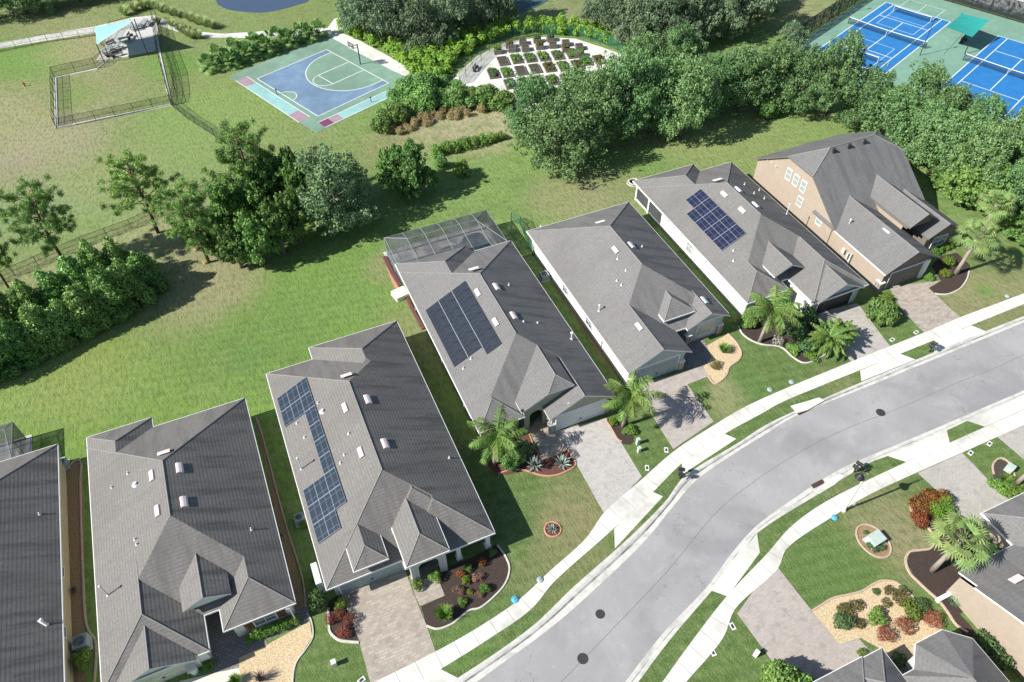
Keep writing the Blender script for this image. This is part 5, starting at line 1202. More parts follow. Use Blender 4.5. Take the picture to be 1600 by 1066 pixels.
# mossy oaks at the top
row('mossy_oak_tree',[(572,58,.85,.85),(618,70,.85,.9),(662,76,.8,.85),(700,62,.75,.8),(742,48,.7,.8),(780,36,.65,.75),(650,38,.9,.95),(600,24,.85,.9),(720,24,.8,.9)],'in top woodland right of the pond','grey mossy','mossy oaks right of the pond','tree',noun='oak')
row('mossy_oak_tree',[(948,58,.72,.75),(988,76,.72,.8),(1032,76,.8,.85),(1080,70,.8,.85),(1125,60,.8,.85),(1168,48,.75,.8),(975,34,.8,.85),(1040,30,.85,.9),(1110,22,.8,.85),(1180,18,.6,.7),(1230,90,.5,.55)],'in top woodland right of the garden','grey mossy','mossy oaks right of the garden','tree',noun='oak')
row('oak_tree',[(-5,28,.95,.62),(42,20,.95,.6),(86,12,.9,.6),(125,2,.9,.75),(165,-6,.9,.75),(205,-14,.9,.75),(245,-20,.9,.75),(285,-26,.9,.75)],'along the dark treeline at top left','dark','treeline at the top left','tree',noun='oak')
row('oak_tree',[(1215,-2,.6,.7),(1190,20,.6,.6)],'beside dry lawn near the black fence','small','oaks near the black windscreen fence','tree',noun='oak')
# brush beside the court
row('big_bush',[(598,205,2.2,2.6),(620,190,2.6,3.2),(643,177,2.3,2.8),(666,170,2.9,4.2),(690,166,2.4,3.0),(714,164,2.8,3.4),(737,160,2.3,2.6),(760,165,2.7,3.6),(785,170,2.6,3.0),(668,148,2.8,4.0),(605,190,2.0,2.2),(725,158,2.2,2.0),(750,158,2.2,1.9)],'in brush between courts and oaks','bright green','brush beside the basketball court','shrub',noun='bush')
# palmettos by the court
row('palmetto_bush',[(330,110,1.15,1.7),(346,101,1.2,1.9),(362,103,1.2,1.6),(372,92,1.2,2.0),(388,93,1.2,1.8),(402,84,1.2,2.0),(418,84,1.2,1.8),(434,73,1.2,1.9),(452,72,1.2,1.7),(470,62,1.15,1.6),(484,63,1.1,1.6),(498,57,1.1,1.6)],'in planting strip left of basketball court','fan-leaved','palmettos left of the basketball court','shrub',noun='palmetto')
# ornamental grasses around the dog park plaza
row('ornamental_grass',[(196,24,1.7,1.9),(212,18,1.7,1.8),(226,14,1.7,1.8),(238,13,1.6,1.7),(252,19,1.6,1.7),(268,24,1.5,1.6),(280,27,1.4,1.5),(297,33,1.5,1.7),(308,38,1.5,1.8),(320,41,1.6,1.9),(332,45,1.5,1.7),(248,38,1.3,1.4),(268,41,1.3,1.3),(282,50,1.3,1.4),(292,56,1.4,1.4),(300,60,1.5,1.5),(311,60,1.4,1.6),(295,50,1.2,1.4)],'beside the curved park path','arching green','ornamental grasses along the park path','grass',noun='grass clump')
# stuff: yellow-green undergrowth, dry grass
def inpoly(x,y,pl):
    c=False;j=len(pl)-1
    for i in range(len(pl)):
        if (pl[i][1]>y)!=(pl[j][1]>y) and x<(pl[j][0]-pl[i][0])*(y-pl[i][1])/(pl[j][1]-pl[i][1])+pl[i][0]:c=not c
        j=i
    return c
def stuff(name,polys,dens,h,size,matn,label,cat,asp=.35,seed=5,lump=1.2,n=9000,droop=0,tri=False):
    rg=np.random.default_rng(seed);cl=[]
    for pl in polys:
        w_=PX(pl);xs=[p[0] for p in w_];ys_=[p[1] for p in w_];A=(max(xs)-min(xs))*(max(ys_)-min(ys_))
        for i in range(int(A*dens)):
            x=min(xs)+rg.random()*(max(xs)-min(xs));y=min(ys_)+rg.random()*(max(ys_)-min(ys_))
            if inpoly(x,y,w_):cl.append((x,y,h*(.2+.55*rg.random()),lump*(.6+.6*rg.random())))
    o=leaves(name,cl,n,size,seed,M[matn],None,asp,up=.6,droop=droop,tri=tri);tag(o,label,cat,kind='stuff')
stuff('undergrowth',[[(600,80),(625,72),(650,66),(700,66),(745,55),(800,40),(860,38),(930,48),(985,72),(960,72),(900,58),(850,52),(800,56),(750,72),(712,98),(690,128),(665,138),(640,112)],[(985,72),(1060,80),(1090,110),(1040,95),(1000,88)],[(530,45),(560,50),(580,70),(600,82),(560,66),(535,54)]],2.2,2.0,.36,'yellowg','yellow-green undergrowth wrapped around the community garden','undergrowth',.4,5,.62,48000)
stuff('undergrowth',[[(630,135),(655,118),(690,125),(735,155),(800,162),(800,174),(720,170),(620,190),(590,205),(590,185)]],1.3,1.7,.32,'bright','mixed green brush between garden and sandy patch','undergrowth',.45,6,.7,24000)
stuff('dry_grass',[[(596,208),(640,192),(700,172),(780,160),(792,168),(740,182),(690,190),(640,205),(610,218)]],1.6,.9,.42,'dry','tall tan dry grass strip above the sandy patch','dry grass',.16,7,.45,14000,.4,True)
stuff('leaf_litter',[[(280,385),(330,390),(370,420),(330,425),(290,405)]],.1,.05,.25,'dry','dead branches and litter under the pines','litter',.3,8,.35,700)
# ------------------------------------------------------------------ front gardens
def pl(key,px,py,sx,sz,label,cat=None,group=None,**k):return put(key,rot_(key),px,py,sx,sz,label,cat,group,**k)
def crown_at(px,py,h):
    q=P(px,py,h);return (q.x-.25,q.y)
pl('queen_palm',0,0,1,1,'feathery palm beside the arched entry of the heater-mat house','palm tree',rz=0,world=crown_at(775,683,3.9))
pl('queen_palm',0,0,1,1,'feathery palm between two driveways, shadow on the rose drive','palm tree',rz=0,world=crown_at(985,620,4.2))
pl('queen_palm',0,0,1.0,1,'drooping palm in the curved bed of the solar house','palm tree',rz=0,world=crown_at(1207,485,4.4))
pl('date_palm',1287,548,1.3,1.1,'short bushy palm at bed corner beside pale driveway','palm tree')
pl('date_palm',1308,535,.95,.9,'smaller bushy palm touching the pale driveway','palm tree')
pl('sabal_palm',1493,428,1.05,.98,'fan palm with leaning trunk in crescent mulch bed','palm tree',rz=0)
pl('sabal_palm',1530,372,1.1,.85,'fan palm further back, crown beside the right tree belt','palm tree',rz=1)
pl('sabal_palm',1457,891,1.0,.92,'fan palm in the dark mulch bed by the slate roof','palm tree',rz=0)
o=pl('sabal_palm',1588,756,.9,.8,'fan palm leaning out at the right edge near small oval bed','palm tree',rz=0,ry=.25)
# house 2 beds
for i,(px,py,k,s_,h_,lb) in enumerate((
 (652,917,'green_shrub',.62,.95,'clipped round green bush left of the arched porch'),(681,904,'green_shrub',.66,1.0,'clipped round green bush right of the arched porch'),
 (534,948,'green_shrub',.62,1.0,'clipped round bush at left corner of garage'),(500,948,'dark_shrub',1.0,2.4,'tall dark shrub beside the white meter box'),
 (518,969,'red_shrub',.55,.9,'leftmost red shrub of the four beside the driveway'),(532,963,'red_shrub',.6,1.0,'pinkish red shrub, topmost beside the driveway'),(547,972,'red_shrub',.6,.95,'red shrub touching the driveway shadow, upper right of its bed'),(540,990,'red_shrub',.7,1.0,'largest red shrub, lowest in the small left bed'),
 (694,965,'fountain_grass',1.25,1.35,'big feathery green clump at lower corner of the mulch bed'),
 (720,899,'rust_shrub',.45,.6,'small orange shrub near the porch wall in the mulch bed'),(733,890,'green_shrub',.42,.6,'small green shrub close to the window wall in mulch bed'),(753,880,'orange_shrub',.5,.7,'bright orange shrub, upper right in the mulch bed'),
 (747,903,'pink_shrub',.6,.6,'pink leafy shrub in the middle of the mulch bed'),(728,909,'lime_shrub',.5,.6,'lime shrub in the middle of the mulch bed'),(716,925,'pink_shrub',.6,.55,'pink shrub, lower left in the mulch bed'),
 (735,927,'lime_shrub',.36,.4,'tiny lime shrub low in the mulch bed'),(758,922,'green_shrub',.55,.7,'pale green shrub near the bed edging on the right'),(748,931,'pink_shrub',.42,.45,'small salmon shrub beside the pale green one'),(722,943,'green_shrub',.5,.6,'green shrub next to the feathery clump'),(770,866,'green_shrub',.45,.6,'small green shrub at the far right post'))):
    pl(k,px,py,s_,h_,lb,'shrub')
# house 1
row('green_shrub',[(393,999,.55,.8),(403,995,.55,.8),(413,991,.55,.8),(423,987,.55,.8),(433,983,.55,.8),(443,979,.55,.8),(453,975,.55,.8),(463,971,.5,.8)],'in clipped hedge under shuttered window','bright','clipped hedge under the shuttered window','shrub',noun='hedge bush')
row('green_shrub',[(324,1041,.4,.6),(332,1037,.4,.6)],'beside cream garage corner','small clipped','clipped bushes at the cream garage','shrub',noun='bush')
pl('bare_shrub',410,1062,1.2,1.0,'leafless twiggy shrub in the pebble bed at bottom edge','shrub');pl('fountain_grass',370,1066,.9,.8,'spiky green plant at bottom edge beside the driveway','plant')
pl('green_shrub',134,1035,.9,1.3,'round shrub in the side bed beside the air conditioner','shrub');pl('bare_shrub',117,925,.7,.8,'thin twiggy shrub in the brown side bed','shrub')
for px,py,s_ in ((438,838,.25),(442,870,.25)):
    pl('dark_shrub',px,py,s_,s_,'small dark tuft in the side bed, '+('upper' if py<850 else 'lower')+' of two','plant')
pl('lime_shrub',477,822,.5,.8,'bright lime shrub at left wall of the solar-array house','shrub')
# house 3
for px,py,k,s_,h_,lb in ((835,728,'agave_plant',1.35,1.3,'left blue-grey agave in the red mulch bed'),(878,725,'agave_plant',1.3,1.25,'right blue-grey agave, nearest the driveway'),(863,828,'agave_plant',.75,.75,'small silvery agave in round terracotta ring on lawn'),
 (800,724,'big_bush',1.6,1.7,'dark green bush under the palm by the red mulch'),(785,705,'big_bush',1.4,1.8,'leafy bush at palm foot beside the entry wall'),(815,712,'dark_shrub',1.4,1.5,'strappy bush near the entry step'),(797,712,'white_flower_shrub',.28,.9,'white ornament-like flowers under the left palm'),
 (983,676,'green_shrub',.8,.7,'low leafy patch at foot of palm between driveways'),(957,662,'lime_shrub',.6,.6,'bright leafy patch at the garage corner'),(968,657,'green_shrub',.6,.6,'leafy patch behind palm trunk by the garage corner')):
    pl(k,px,py,s_,h_,lb,'plant')
# house 4
pl('fountain_grass',1130,550,1.15,1.0,'rounded grassy plant in the pebble bed');pl('olive_shrub',1118,573,.7,.75,'yellow and brown shrub in the pebble bed','shrub')
# house 5
for px,py,k,s_,h_,lb in ((1168,508,'big_bush',1.3,1.5,'low green shrubs at the left end of curved bed'),(1185,500,'dark_shrub',1.3,2.0,'dark shrub behind the drooping palm'),(1213,535,'white_flower_shrub',.85,.9,'white flowering shrub below the drooping palm'),
 (1240,525,'dark_shrub',1.5,2.0,'dark shrub mass between the two palms'),(1258,545,'dark_shrub',1.3,1.2,'dark low shrub beside bushy palm'),(1268,560,'green_shrub',.9,.6,'low spreading shrub at the bed front edge'),(1240,548,'green_shrub',1.0,.7,'low green shrub at the middle of the curved bed'),(1255,505,'dark_shrub',1.4,2.2,'tall dark shrub against the white side wall'),
 (1371,497,'big_bush',2.35,2.6,'large round bush between the two upper driveways'),(1383,470,'lime_shrub',1.0,1.0,'clipped bright bush at corner of tall tan house')):
    pl(k,px,py,s_,h_,lb,'shrub')
# house 6
row('green_shrub',[(1458,398,.6,.9),(1466,394,.6,.9),(1474,390,.6,.9),(1482,386,.6,.9),(1490,383,.6,.9)],'in hedge under window of tall tan house','bright','hedge by the tall tan house','shrub',noun='hedge bush')
pl('green_shrub',1449,437,.6,.9,'small round bush at the garage pier of tall house','shrub');pl('lime_shrub',1475,430,.8,.8,'lime shrub low in the crescent bed','shrub');pl('lime_shrub',1480,412,.9,1.0,'lime shrub behind the leaning palm trunk','shrub')
pl('dark_shrub',1263,352,.7,1.3,'small dark conifer-like bush between tan wall and solar house','shrub')
# south gardens
for px,py,k,s_,h_,lb in ((1435,795,'rust_shrub',1.15,1.15,'rusty red croton at left of the big mulch bed'),(1434,815,'rust_shrub',1.0,1.0,'lower rusty croton by the curved edging'),(1450,783,'rust_shrub',1.15,1.2,'orange croton at top of the mulch bed'),(1468,783,'rust_shrub',1.1,1.15,'rusty croton nearest the pale driveway'),
 (1462,800,'yellow_shrub',1.25,1.3,'yellow-green spiky clump among crotons, upper'),(1474,792,'yellow_shrub',1.1,1.2,'green strappy clump touching the pale driveway'),(1470,818,'yellow_shrub',1.2,1.0,'yellow-green clump beside the fan palm'),
 (1492,884,'pale_rosette',.9,.8,'pale rosette plant right of the fan palm trunk'),(1488,943,'pale_rosette',.95,.85,'pale rosette plant at narrow neck of mulch bed'),(1550,866,'dark_shrub',.7,1.2,'dark spiky plant in the shaded corner'),(1530,845,'dark_shrub',1.1,1.0,'dark shrub behind the fan palm by gutter'),
 (1315,974,'dark_shrub',.95,1.0,'blue-green mounded shrub at left of pebble bed'),(1320,958,'olive_shrub',.85,.7,'loose olive shrub behind the blue-green mound'),(1335,947,'olive_shrub',.65,.7,'brown shrub at upper left of the pebble bed'),(1341,977,'olive_shrub',.55,.6,'small brown shrub right of the blue-green mound'),(1367,966,'green_shrub',.95,.9,'green shrub with white flowers, centre of the pebble bed'),
 (1368,926,'dark_shrub',.38,.35,'tiny dark tuft at top left of the pebble bed'),(1390,926,'olive_shrub',.6,.55,'loose grey-green shrub at top of pebble bed'),(1409,921,'dark_shrub',.35,.35,'tiny dark tuft at top right of pebble bed'),(1383,943,'olive_shrub',.5,.5,'small brown shrub in the upper middle of pebble bed'),(1408,936,'olive_shrub',.9,.75,'spreading yellow-brown shrub at upper right of pebble bed'),
 (1423,957,'lime_shrub',1.1,1.0,'lime green shrub above the red shrubs'),(1437,950,'dark_shrub',.8,.8,'dark shrub at right tip of the pebble bed'),(1380,996,'red_shrub',.86,1.0,'leftmost round red shrub of the three in pebble bed'),(1409,981,'red_shrub',.88,1.0,'middle round red shrub of the three in pebble bed'),(1456,972,'red_shrub',.88,1.0,'rightmost round red shrub of the three near the mulch path'),
 (1357,853,'dark_shrub',.36,.4,'left small bush in front of the transformer'),(1367,860,'dark_shrub',.38,.4,'middle small bush in front of the transformer'),(1377,857,'dark_shrub',.38,.4,'right small bush in front of the transformer'),(1352,833,'dark_shrub',.25,.3,'tiny bush behind the transformer box'),
 (1570,755,'fountain_grass',1.2,.8,'grassy clump filling the small oval bed'),(1585,778,'green_shrub',1.4,.9,'spreading green shrub at the right picture edge'),(1562,765,'green_shrub',1.2,.8,'green shrub mound below the small oval bed'),(1402,1036,'dark_shrub',.8,.9,'shaded shrub in the small court between the roofs'),(1345,1022,'lime_shrub',.5,.5,'lime tuft at edge of the grey roof by driveway'),
 (1215,1075,'big_bush',1.9,3.4,'leafy bush at bottom edge casting shade on the rose driveway'),(1240,1085,'big_bush',1.8,3.0,'second leafy bush cut by the bottom edge'),(1530,1010,'dark_shrub',1.2,1.4,'dark shrub in narrow gap between the south roofs'),(1555,1035,'dark_shrub',1.2,1.4,'second dark shrub in the gap, closer to bottom edge')):
    pl(k,px,py,s_,h_,lb,'shrub')
for lst in PROTO.values():
    for o,used in lst:
        if not used:
            def rm(q):
                for c in KIDS.get(q.name,[]):rm(c)
                bpy.data.objects.remove(q,do_unlink=True)
            rm(o)
# ------------------------------------------------------------------ fences
def fence(label,pix,h,step,meshm,postm='dark',r_=.03,name='fence',rails=(0.08,.5,1.0),cat='fence',world=None,gate=None):
    pts=[Vector((*p,0)) for p in (world or PX(pix))];o=pts[0];t=thing(name,label,cat,o)
    pr=None;fr=MB();sc=MB()
    for i in range(len(pts)-1):
        a,c=pts[i]-o,pts[i+1]-o;L=(c-a).length;k=max(1,round(L/step))
        for j in range(k+(1 if i==len(pts)-2 else 0)):
            p=a.lerp(c,j/k)
            if pr is None:
                b=MB();b.tube([(0,0,-.1),(0,0,h)],r_*1.2,6);pr=b.build('post',M[postm],t);pr.location=p
            else:q=pr.copy();link(q,t);q.location=p
        for z in rails:fr.tube([a+Vector((0,0,h*z)),c+Vector((0,0,h*z))],r_*.8,5)
        sc.add([a+Vector((0,0,.05)),c+Vector((0,0,.05)),c+Vector((0,0,h)),a+Vector((0,0,h))],[(0,1,2,3)])
    fr.build('rail',M[postm],t);sc.build('mesh_panel',M[meshm],t,fix=False);return t
fence('black chain-link dog-run fence on pale kerb, left and upper sides',[(88.7,200.5),(85.5,121),(151,107),(171,92),(163,74),(176,50),(208,42)],1.65,2.4,'mesh')
fence('black chain-link fence along bottom of small dog run',[(89,201.5),(268.7,164.3)],1.5,2.4,'mesh')
fence('inner black fence line between small dog run and plaza',[(268.7,164),(262,140),(253,105),(247,80),(243,50),(240,30)],1.6,2.4,'mesh')
fence('outer black fence line right of small dog run',[(272,164.5),(275,145),(272,120),(262,90),(252,60),(247,32)],1.6,2.4,'mesh')
fence('far outer black fence casting long shadow near the court lawn',[(268,165),(292,185),(350,223),(392,262),(345,292),(206,357),(130,385),(24,431),(-40,460)],1.3,2.6,'mesh')
fence('low black rail fence along the pale park path',[(150,56),(75,66),(0,81),(-50,92)],1.25,2.6,'mesh')
t=fence('dark green garden fence curving behind the raised planters',[(718,133),(738,108),(765,82),(800,62),(850,54),(900,57),(945,70),(985,88)],1.8,2.4,'gmesh')
Tw=[TT(-9,-19.3),TT(-9,19.4),TT(44,19.4)]
t=fence('tall black windscreen fence around the blue tennis courts',None,3.0,3.0,'wind',r_=.045,world=Tw)
fence('dark green garden fence beside the screened pool cage',[(799,346),(813,352),(833,400)],1.3,1.8,'gmesh')
# red edging strip beside cage is a low landscape wall
# ------------------------------------------------------------------ shade sails
def sail(label,corners,m_,posts,sag=.0):
    c=sum((Vector(p) for p in corners),Vector())/len(corners);t=thing('shade_sail',label,'shade sail',(c.x,c.y,0));o=Vector((c.x,c.y,0))
    n=14;b=MB();k=len(corners);cs=[Vector(p)-o for p in corners]
    if k==3:cs.append((cs[2]))
    idx={}
    for i in range(n+1):
        for j in range(n+1):
            u,v=i/n,j/n;p=cs[0].lerp(cs[1],u).lerp(cs[3].lerp(cs[2],u),v)
            ce=(cs[0]+cs[1]+cs[2]+cs[3])/4;e_=max(abs(u-.5),abs(v-.5))*2;edge=4*.09*((1-(2*u-1)**2)*abs(2*v-1)+(1-(2*v-1)**2)*abs(2*u-1))/2
            p=p.lerp(ce,edge*.2);b.v.append(tuple(p))
    for i in range(n):
        for j in range(n):b.f.append((i*(n+1)+j,(i+1)*(n+1)+j,(i+1)*(n+1)+j+1,i*(n+1)+j+1));b.m.append(0)
    f=b.build('sail_fabric',M[m_],t,fix=False,smooth=True)
    for p,pz in posts:
        b=MB();q=Vector(p)-o;b.tube([(q.x,q.y,-.1),(q.x,q.y,pz)],.07,8);b.build('post',M['dark'],t)
    return t
c1=P(147,43,2.9);c2_=P(210,31,3.6);c3=P(151,70,2.9);c4=P(232,66,2.6)
c2_=P(210,31,5.6);c4=P(205,32,2.9);sail('aqua shade sail pulled to a point over the dog park picnic corner',[c1,c4,c2_,c3],'sail1',[(c1,2.95),(c2_,5.7),(c3,2.95),(c4,2.95)])
a1=P(1503,21,2.6);a2=P(1547,31.5,3.6);a3=P(1519,58.5,2.6);a4=P(1478,42.5,3.4)
t=sail('dark teal four-cornered shade sail between the tennis courts',[a1,a2,a3,a4],'sail2',[(a1,2.65),(a3,2.65)])
b=MB();q=P(1474,86,0);o_=Vector((t.location.x,t.location.y,0));b.tube([q-o_,P(1503,21,2.6)-o_],.03,5);b.build('guy_pole',M['alu'],t)
# picnic furniture under the sail
def picnic(label,px,py,rz,grp=None,sc=1):
    t=thing('picnic_table',label,'picnic table',P(px,py,0),rz,grp);b=MB();b.box(-.9,.9,-.38,.38,.70,.75);b.build('table_top',M['greyp'],t)
    for sg in (-1,1):
        b=MB();b.box(-.9,.9,sg*.72-.13,sg*.72+.13,.42,.46);b.build('bench_seat',M['greyp'],t)
        b=MB();b.obox((sg*.65,0,.36),(1,0,0),(0,.9,.43),(0,-.43,.9),.04,.55,.04);b.obox((sg*.65,0,.36),(1,0,0),(0,.9,-.43),(0,.43,.9),.038,.55,.038);b.box(sg*.65-.03,sg*.65+.03,-.74,.74,.36,.42);b.build('leg_frame',M['dark'],t)
    return t
for i,(px,py,rz,lb) in enumerate(((169,84,.4,'picnic table nearest the fence corner, under the aqua sail'),(181,78,.2,'picnic table in the middle under the aqua sail'),(196,66,.3,'picnic table beside the sail-shaded pad edge'),(212,46,.1,'picnic table at upper end of the plaza'),(228,40,1.2,'picnic table by the plaza gate near the path'))):picnic(lb,px,py,rz,'picnic tables in the dog park')
def bench(label,px,py,rz,grp=None,wd='wood'):
    t=thing('park_bench',label,'bench',P(px,py,0),rz,grp);b=MB()
    for k in range(3):b.box(-.75,.75,-.2+k*.14,-.2+k*.14+.11,.42,.46)
    b.build('seat',M[wd],t);b=MB()
    for k in range(3):b.box(-.75,.75,.24,.27,.52+k*.13,.52+k*.13+.1)
    b.build('backrest',M[wd],t)
    for sg in (-1,1):b=MB();b.box(sg*.6-.03,sg*.6+.03,-.2,.28,0,.42);b.box(sg*.6-.03,sg*.6+.03,.27,.3,.0,.88);b.build('leg',M['dark'],t)
    return t
for px,py,rz,lb in ((174,90,2.4,'bench closest to the dog run under the sail'),(186,88,.2,'bench at lower edge of picnic pad'),(176,72,.6,'bench behind middle picnic table'),(205,60,1.2,'bench beside the sail-shaded pad'),(744,110,.9,'dark wooden bench on the garden terrace')):
    bench(lb,px,py,rz,'park benches')
# fire hydrant-like red posts on the lawn
for px,py,lb in ((39,135,'small red dog-park marker post on upper left lawn'),(50,305,'small red marker post above the round pine')):
    t=thing('marker_post',lb,'marker post',P(px,py,0));b=MB();b.lathe([(.13,0),(.13,.08),(.09,.1),(.09,.5),(.13,.52),(.12,.6),(.04,.7)],(0,0,0),12);b.build('body',M['redp'],t);b=MB();b.tube([(-.2,0,.38),(.2,0,.38)],.06,8);b.build('side_caps',M['redp'],t)
# ------------------------------------------------------------------ basketball hoop
B0=P(563.3,100.8,0);dirn=Vector((*TB(0,-1),0))-Vector((*TB(0,0),0));ang=math.atan2(dirn.y,dirn.x)
t=thing('basketball_hoop','dark blue pole basketball hoop at the court end','basketball hoop',B0,ang)
M['navy']=mat('navy_paint',(.02,.06,.15),None,5,.5)
b=MB();b.tube([(0,0,-.1),(0,0,3.2)],.09,10);b.tube([(0,0,3.1),(1.1,0,3.2)],.06,8);b.tube([(0,0,2.6),(1.1,0,3.0)],.04,6);b.build('pole',M['navy'],t)
b=MB();
for z0,z1,y0,y1 in ((2.9,2.96,-.85,.85),(3.9,3.96,-.85,.85),(2.96,3.9,-.85,-.79),(2.96,3.9,.79,.85),(3.05,3.1,-.3,.3),(3.45,3.5,-.3,.3)):b.box(1.12,1.16,y0,y1,z0,z1)
b.build('backboard_frame',M['white'],t);b=MB();b.box(1.13,1.145,-.79,.79,2.96,3.9);b.build('backboard',M['screen'],t)
b=MB();b.tube([(1.42+.23*math.cos(a),.23*math.sin(a),3.05) for a in np.linspace(0,6.283,17)],.014,5);b.tube([(1.16,0,3.05),(1.2,0,3.05)],.03,5)
for k in range(12):
    a=6.283*k/12;b.tube([(1.42+.22*math.cos(a),.22*math.sin(a),3.04),(1.42+.12*math.cos(a+.4),.12*math.sin(a+.4),2.65)],.008,3)
b.build('rim_net',M['white'],t)
# scoring posts beside the shuffleboard strips
for px,py,lb in ((433,148,'short dark post on the left aqua strip'),(580,160,'short dark post on the right aqua strip')):
    t=thing('court_post',lb,'post',P(px,py,0));b=MB();b.tube([(0,0,0),(0,0,.75)],.05,8);b.build('shaft',M['navy'],t);b=MB();b.box(-.14,.14,-.03,.03,.7,.85);b.build('scoreboard',M['navy'],t)
# ------------------------------------------------------------------ tennis nets, small pickleball nets, lamps
def net(label,T_,yc,half,h,low):
    a=Vector((*T_(-half,yc),0));c=Vector((*T_(half,yc),0));m_=(a+c)/2;t=thing('tennis_net' if half>4 else 'pickleball_net',label,'net',m_);a-=m_;c-=m_
    b=MB()
    for k in range(12):
        u0,u1=k/12,(k+1)/12;f=lambda u:h-(h-low)*(1-(2*u-1)**2);p,q=a.lerp(c,u0),a.lerp(c,u1);b.add([p+Vector((0,0,.06)),q+Vector((0,0,.06)),q+Vector((0,0,f(u1))),p+Vector((0,0,f(u0)))],[(0,1,2,3)])
    b.build('net_mesh',M['net'],t,fix=False)
    b=MB();b.tube([a.lerp(c,k/12)+Vector((0,0,h-(h-low)*(1-(2*k/12-1)**2))) for k in range(13)],.045,6);b.build('net_tape',M['white'],t)
    for p in (a,c):
        b=MB();b.tube([p+Vector((0,0,-.05)),p+Vector((0,0,h+.02))],.05 if half>4 else .03,8)
        if half<4:u=(c-a).normalized();n_=Vector((-u.y,u.x,0));b.tube([p-n_*.35+Vector((0,0,.03)),p+n_*.35+Vector((0,0,.03))],.03,6)
        b.build('net_post',M['dark'] if half>4 else M['white'],t)
    if half>4:b=MB();b.tube([Vector((0,0,.0)),Vector((0,0,low))],.03,6);b.build('centre_strap',M['white'],t)
net('tennis net on the left blue court',TT,0,6.4,1.07,.914);net('tennis net on the right blue court',TT2,0,6.4,1.07,.914)
net('small portable net at far end of left blue court',TT,9.4,3.1,.9,.86);net('small portable net at near end of left blue court, half hidden by trees',TT,-9.4,3.1,.9,.86)
for px,py,h_,lb in ((1299,26,6,'court light on the windscreen fence line'),(1437,87,5.5,'court light pole between tennis courts'),(1246,22,5,'thin lamp pole on the dry lawn left of fence'),(1545,16,6,'court light pole at the far side of the teal sail')):
    t=thing('court_light',lb,'light pole',P(px,py,0));b=MB();b.tube([(0,0,-.1),(0,0,h_)],[.06,.04],8);b.build('pole',M['dark'],t);b=MB();b.box(-.1,.6,-.1,.1,h_-.02,h_+.12);b.build('lamp_head',M['dark'],t)
# shaded bench under teal sail
bench('black bench under the teal shade sail',1505,66,.3,'park benches','dark')
# ------------------------------------------------------------------ community garden
sheet('garden_terrace',[(700,133),(720,110),(745,88),(790,66),(850,58),(900,61),(940,74),(985,90),(1010,110),(1000,150),(900,175),(820,175),(760,150),(745,136),(712,140)],.02,M['conc'],th=.05)
rn=['back','second','third','fourth','fifth','front']
rowsp=[[(778,83),(796,74),(817,69),(839,66),(860,64),(884,71),(905,77)],[(800,80),(821,79),(843,76),(864,74),(884,80),(906,88)],[(786,97),(807,94),(828,92),(849,90),(871,88),(893,86),(915,97),(936,95)],[(771,117),(792,115),(814,112),(836,109),(858,107),(880,105),(902,103)],[(797,133),(819,131),(841,129),(863,127),(885,125)],[(815,147),(838,146),(860,144)]]
for r_,lst in enumerate(rowsp):
    for k,(px,py) in enumerate(lst):
        low=r_>1;t=thing('garden_planter',f'{"low" if low else "raised"} dark planter bed, {ORD[k]} from left in the {rn[r_]} row of garden','planter',P(px,py,0),R(-11 if low else -17),'planter beds in the community garden')
        w_,d_,h_=(.76,1.32,.28) if low else (.58,.62,.7)
        b=MB()
        for a in ((-w_,w_,-d_,-d_+.09),(-w_,w_,d_-.09,d_),(-w_,-w_+.09,-d_+.09,d_-.09),(w_-.09,w_,-d_+.09,d_-.09)):b.box(*a,0,h_)
        b.build('frame',M['wood'],t);b=MB();b.box(-w_+.09,w_-.09,-d_+.09,d_-.09,0,h_-.07);b.build('soil',M['soil'],t)
        if rnd.random()<(.95 if low else .5):
            rg=np.random.default_rng(r_*10+k);cl=[(rg.uniform(-w_+.2,w_-.2),rg.uniform(-d_+.25,d_-.25),h_+.05+.1*rg.random(),.14+.16*rg.random()) for _ in range(int(rg.integers(20,34)))]
            o=leaves('garden_crop',cl,int(1000+600*rg.random()),.16,r_*7+k,M[rnd.choice(['shrub','olivel','bright','dkshrub'])],None,.5)
            q=P(px,py,0);o.location=q;o.rotation_euler=(0,0,R(-11 if low else -17));tag(o,f'leafy crop in planter bed {ORD[k]} from left, {rn[r_]} garden row','crop','crops growing in the planter beds')
# ------------------------------------------------------------------ street furniture
def mailbox(label,px,py,rz,n=2):
    t=thing('mailbox',label,'mailbox',P(px,py,0),rz,'mailboxes along the kerb');b=MB();b.box(-.05,.05,-.05,.05,0,1.05);b.box(-.45,.45,-.045,.045,.86,.94);b.obox((-.18,0,.7),(.7,0,.7),(0,1,0),(-.7,0,.7),.22,.03,.03);b.obox((.18,0,.7),(-.7,0,.7),(0,1,0),(.7,0,.7),.22,.03,.03);b.build('post',M['dark'],t)
    for sg in (-1,1):
        b=MB();x=sg*.26;pr=[(-.13,0),(-.13,.16)]+[(-.13*math.cos(a),.16+.11*math.sin(a)) for a in np.linspace(.3,2.84,7)]+[(.13,.16),(.13,0)]
        k=len(pr);b.add([(x+u,y,.95+z) for y in (-.28,.28) for u,z in pr],[(i,(i+1)%k,k+(i+1)%k,k+i) for i in range(k)]+[tuple(range(k)),tuple(range(2*k-1,k-1,-1))])
        o=b.build('box_body',M['dark'],t);b=MB();b.box(x+.135,x+.15,-.1,-.06,1.05,1.25);b.build('flag',M['redp'],o)
    b=MB();b.lathe([(.07,1.05),(.07,1.1),(.03,1.14),(.05,1.2),(.0,1.26)],(0,0,0),8);b.build('finial',M['dark'],t)
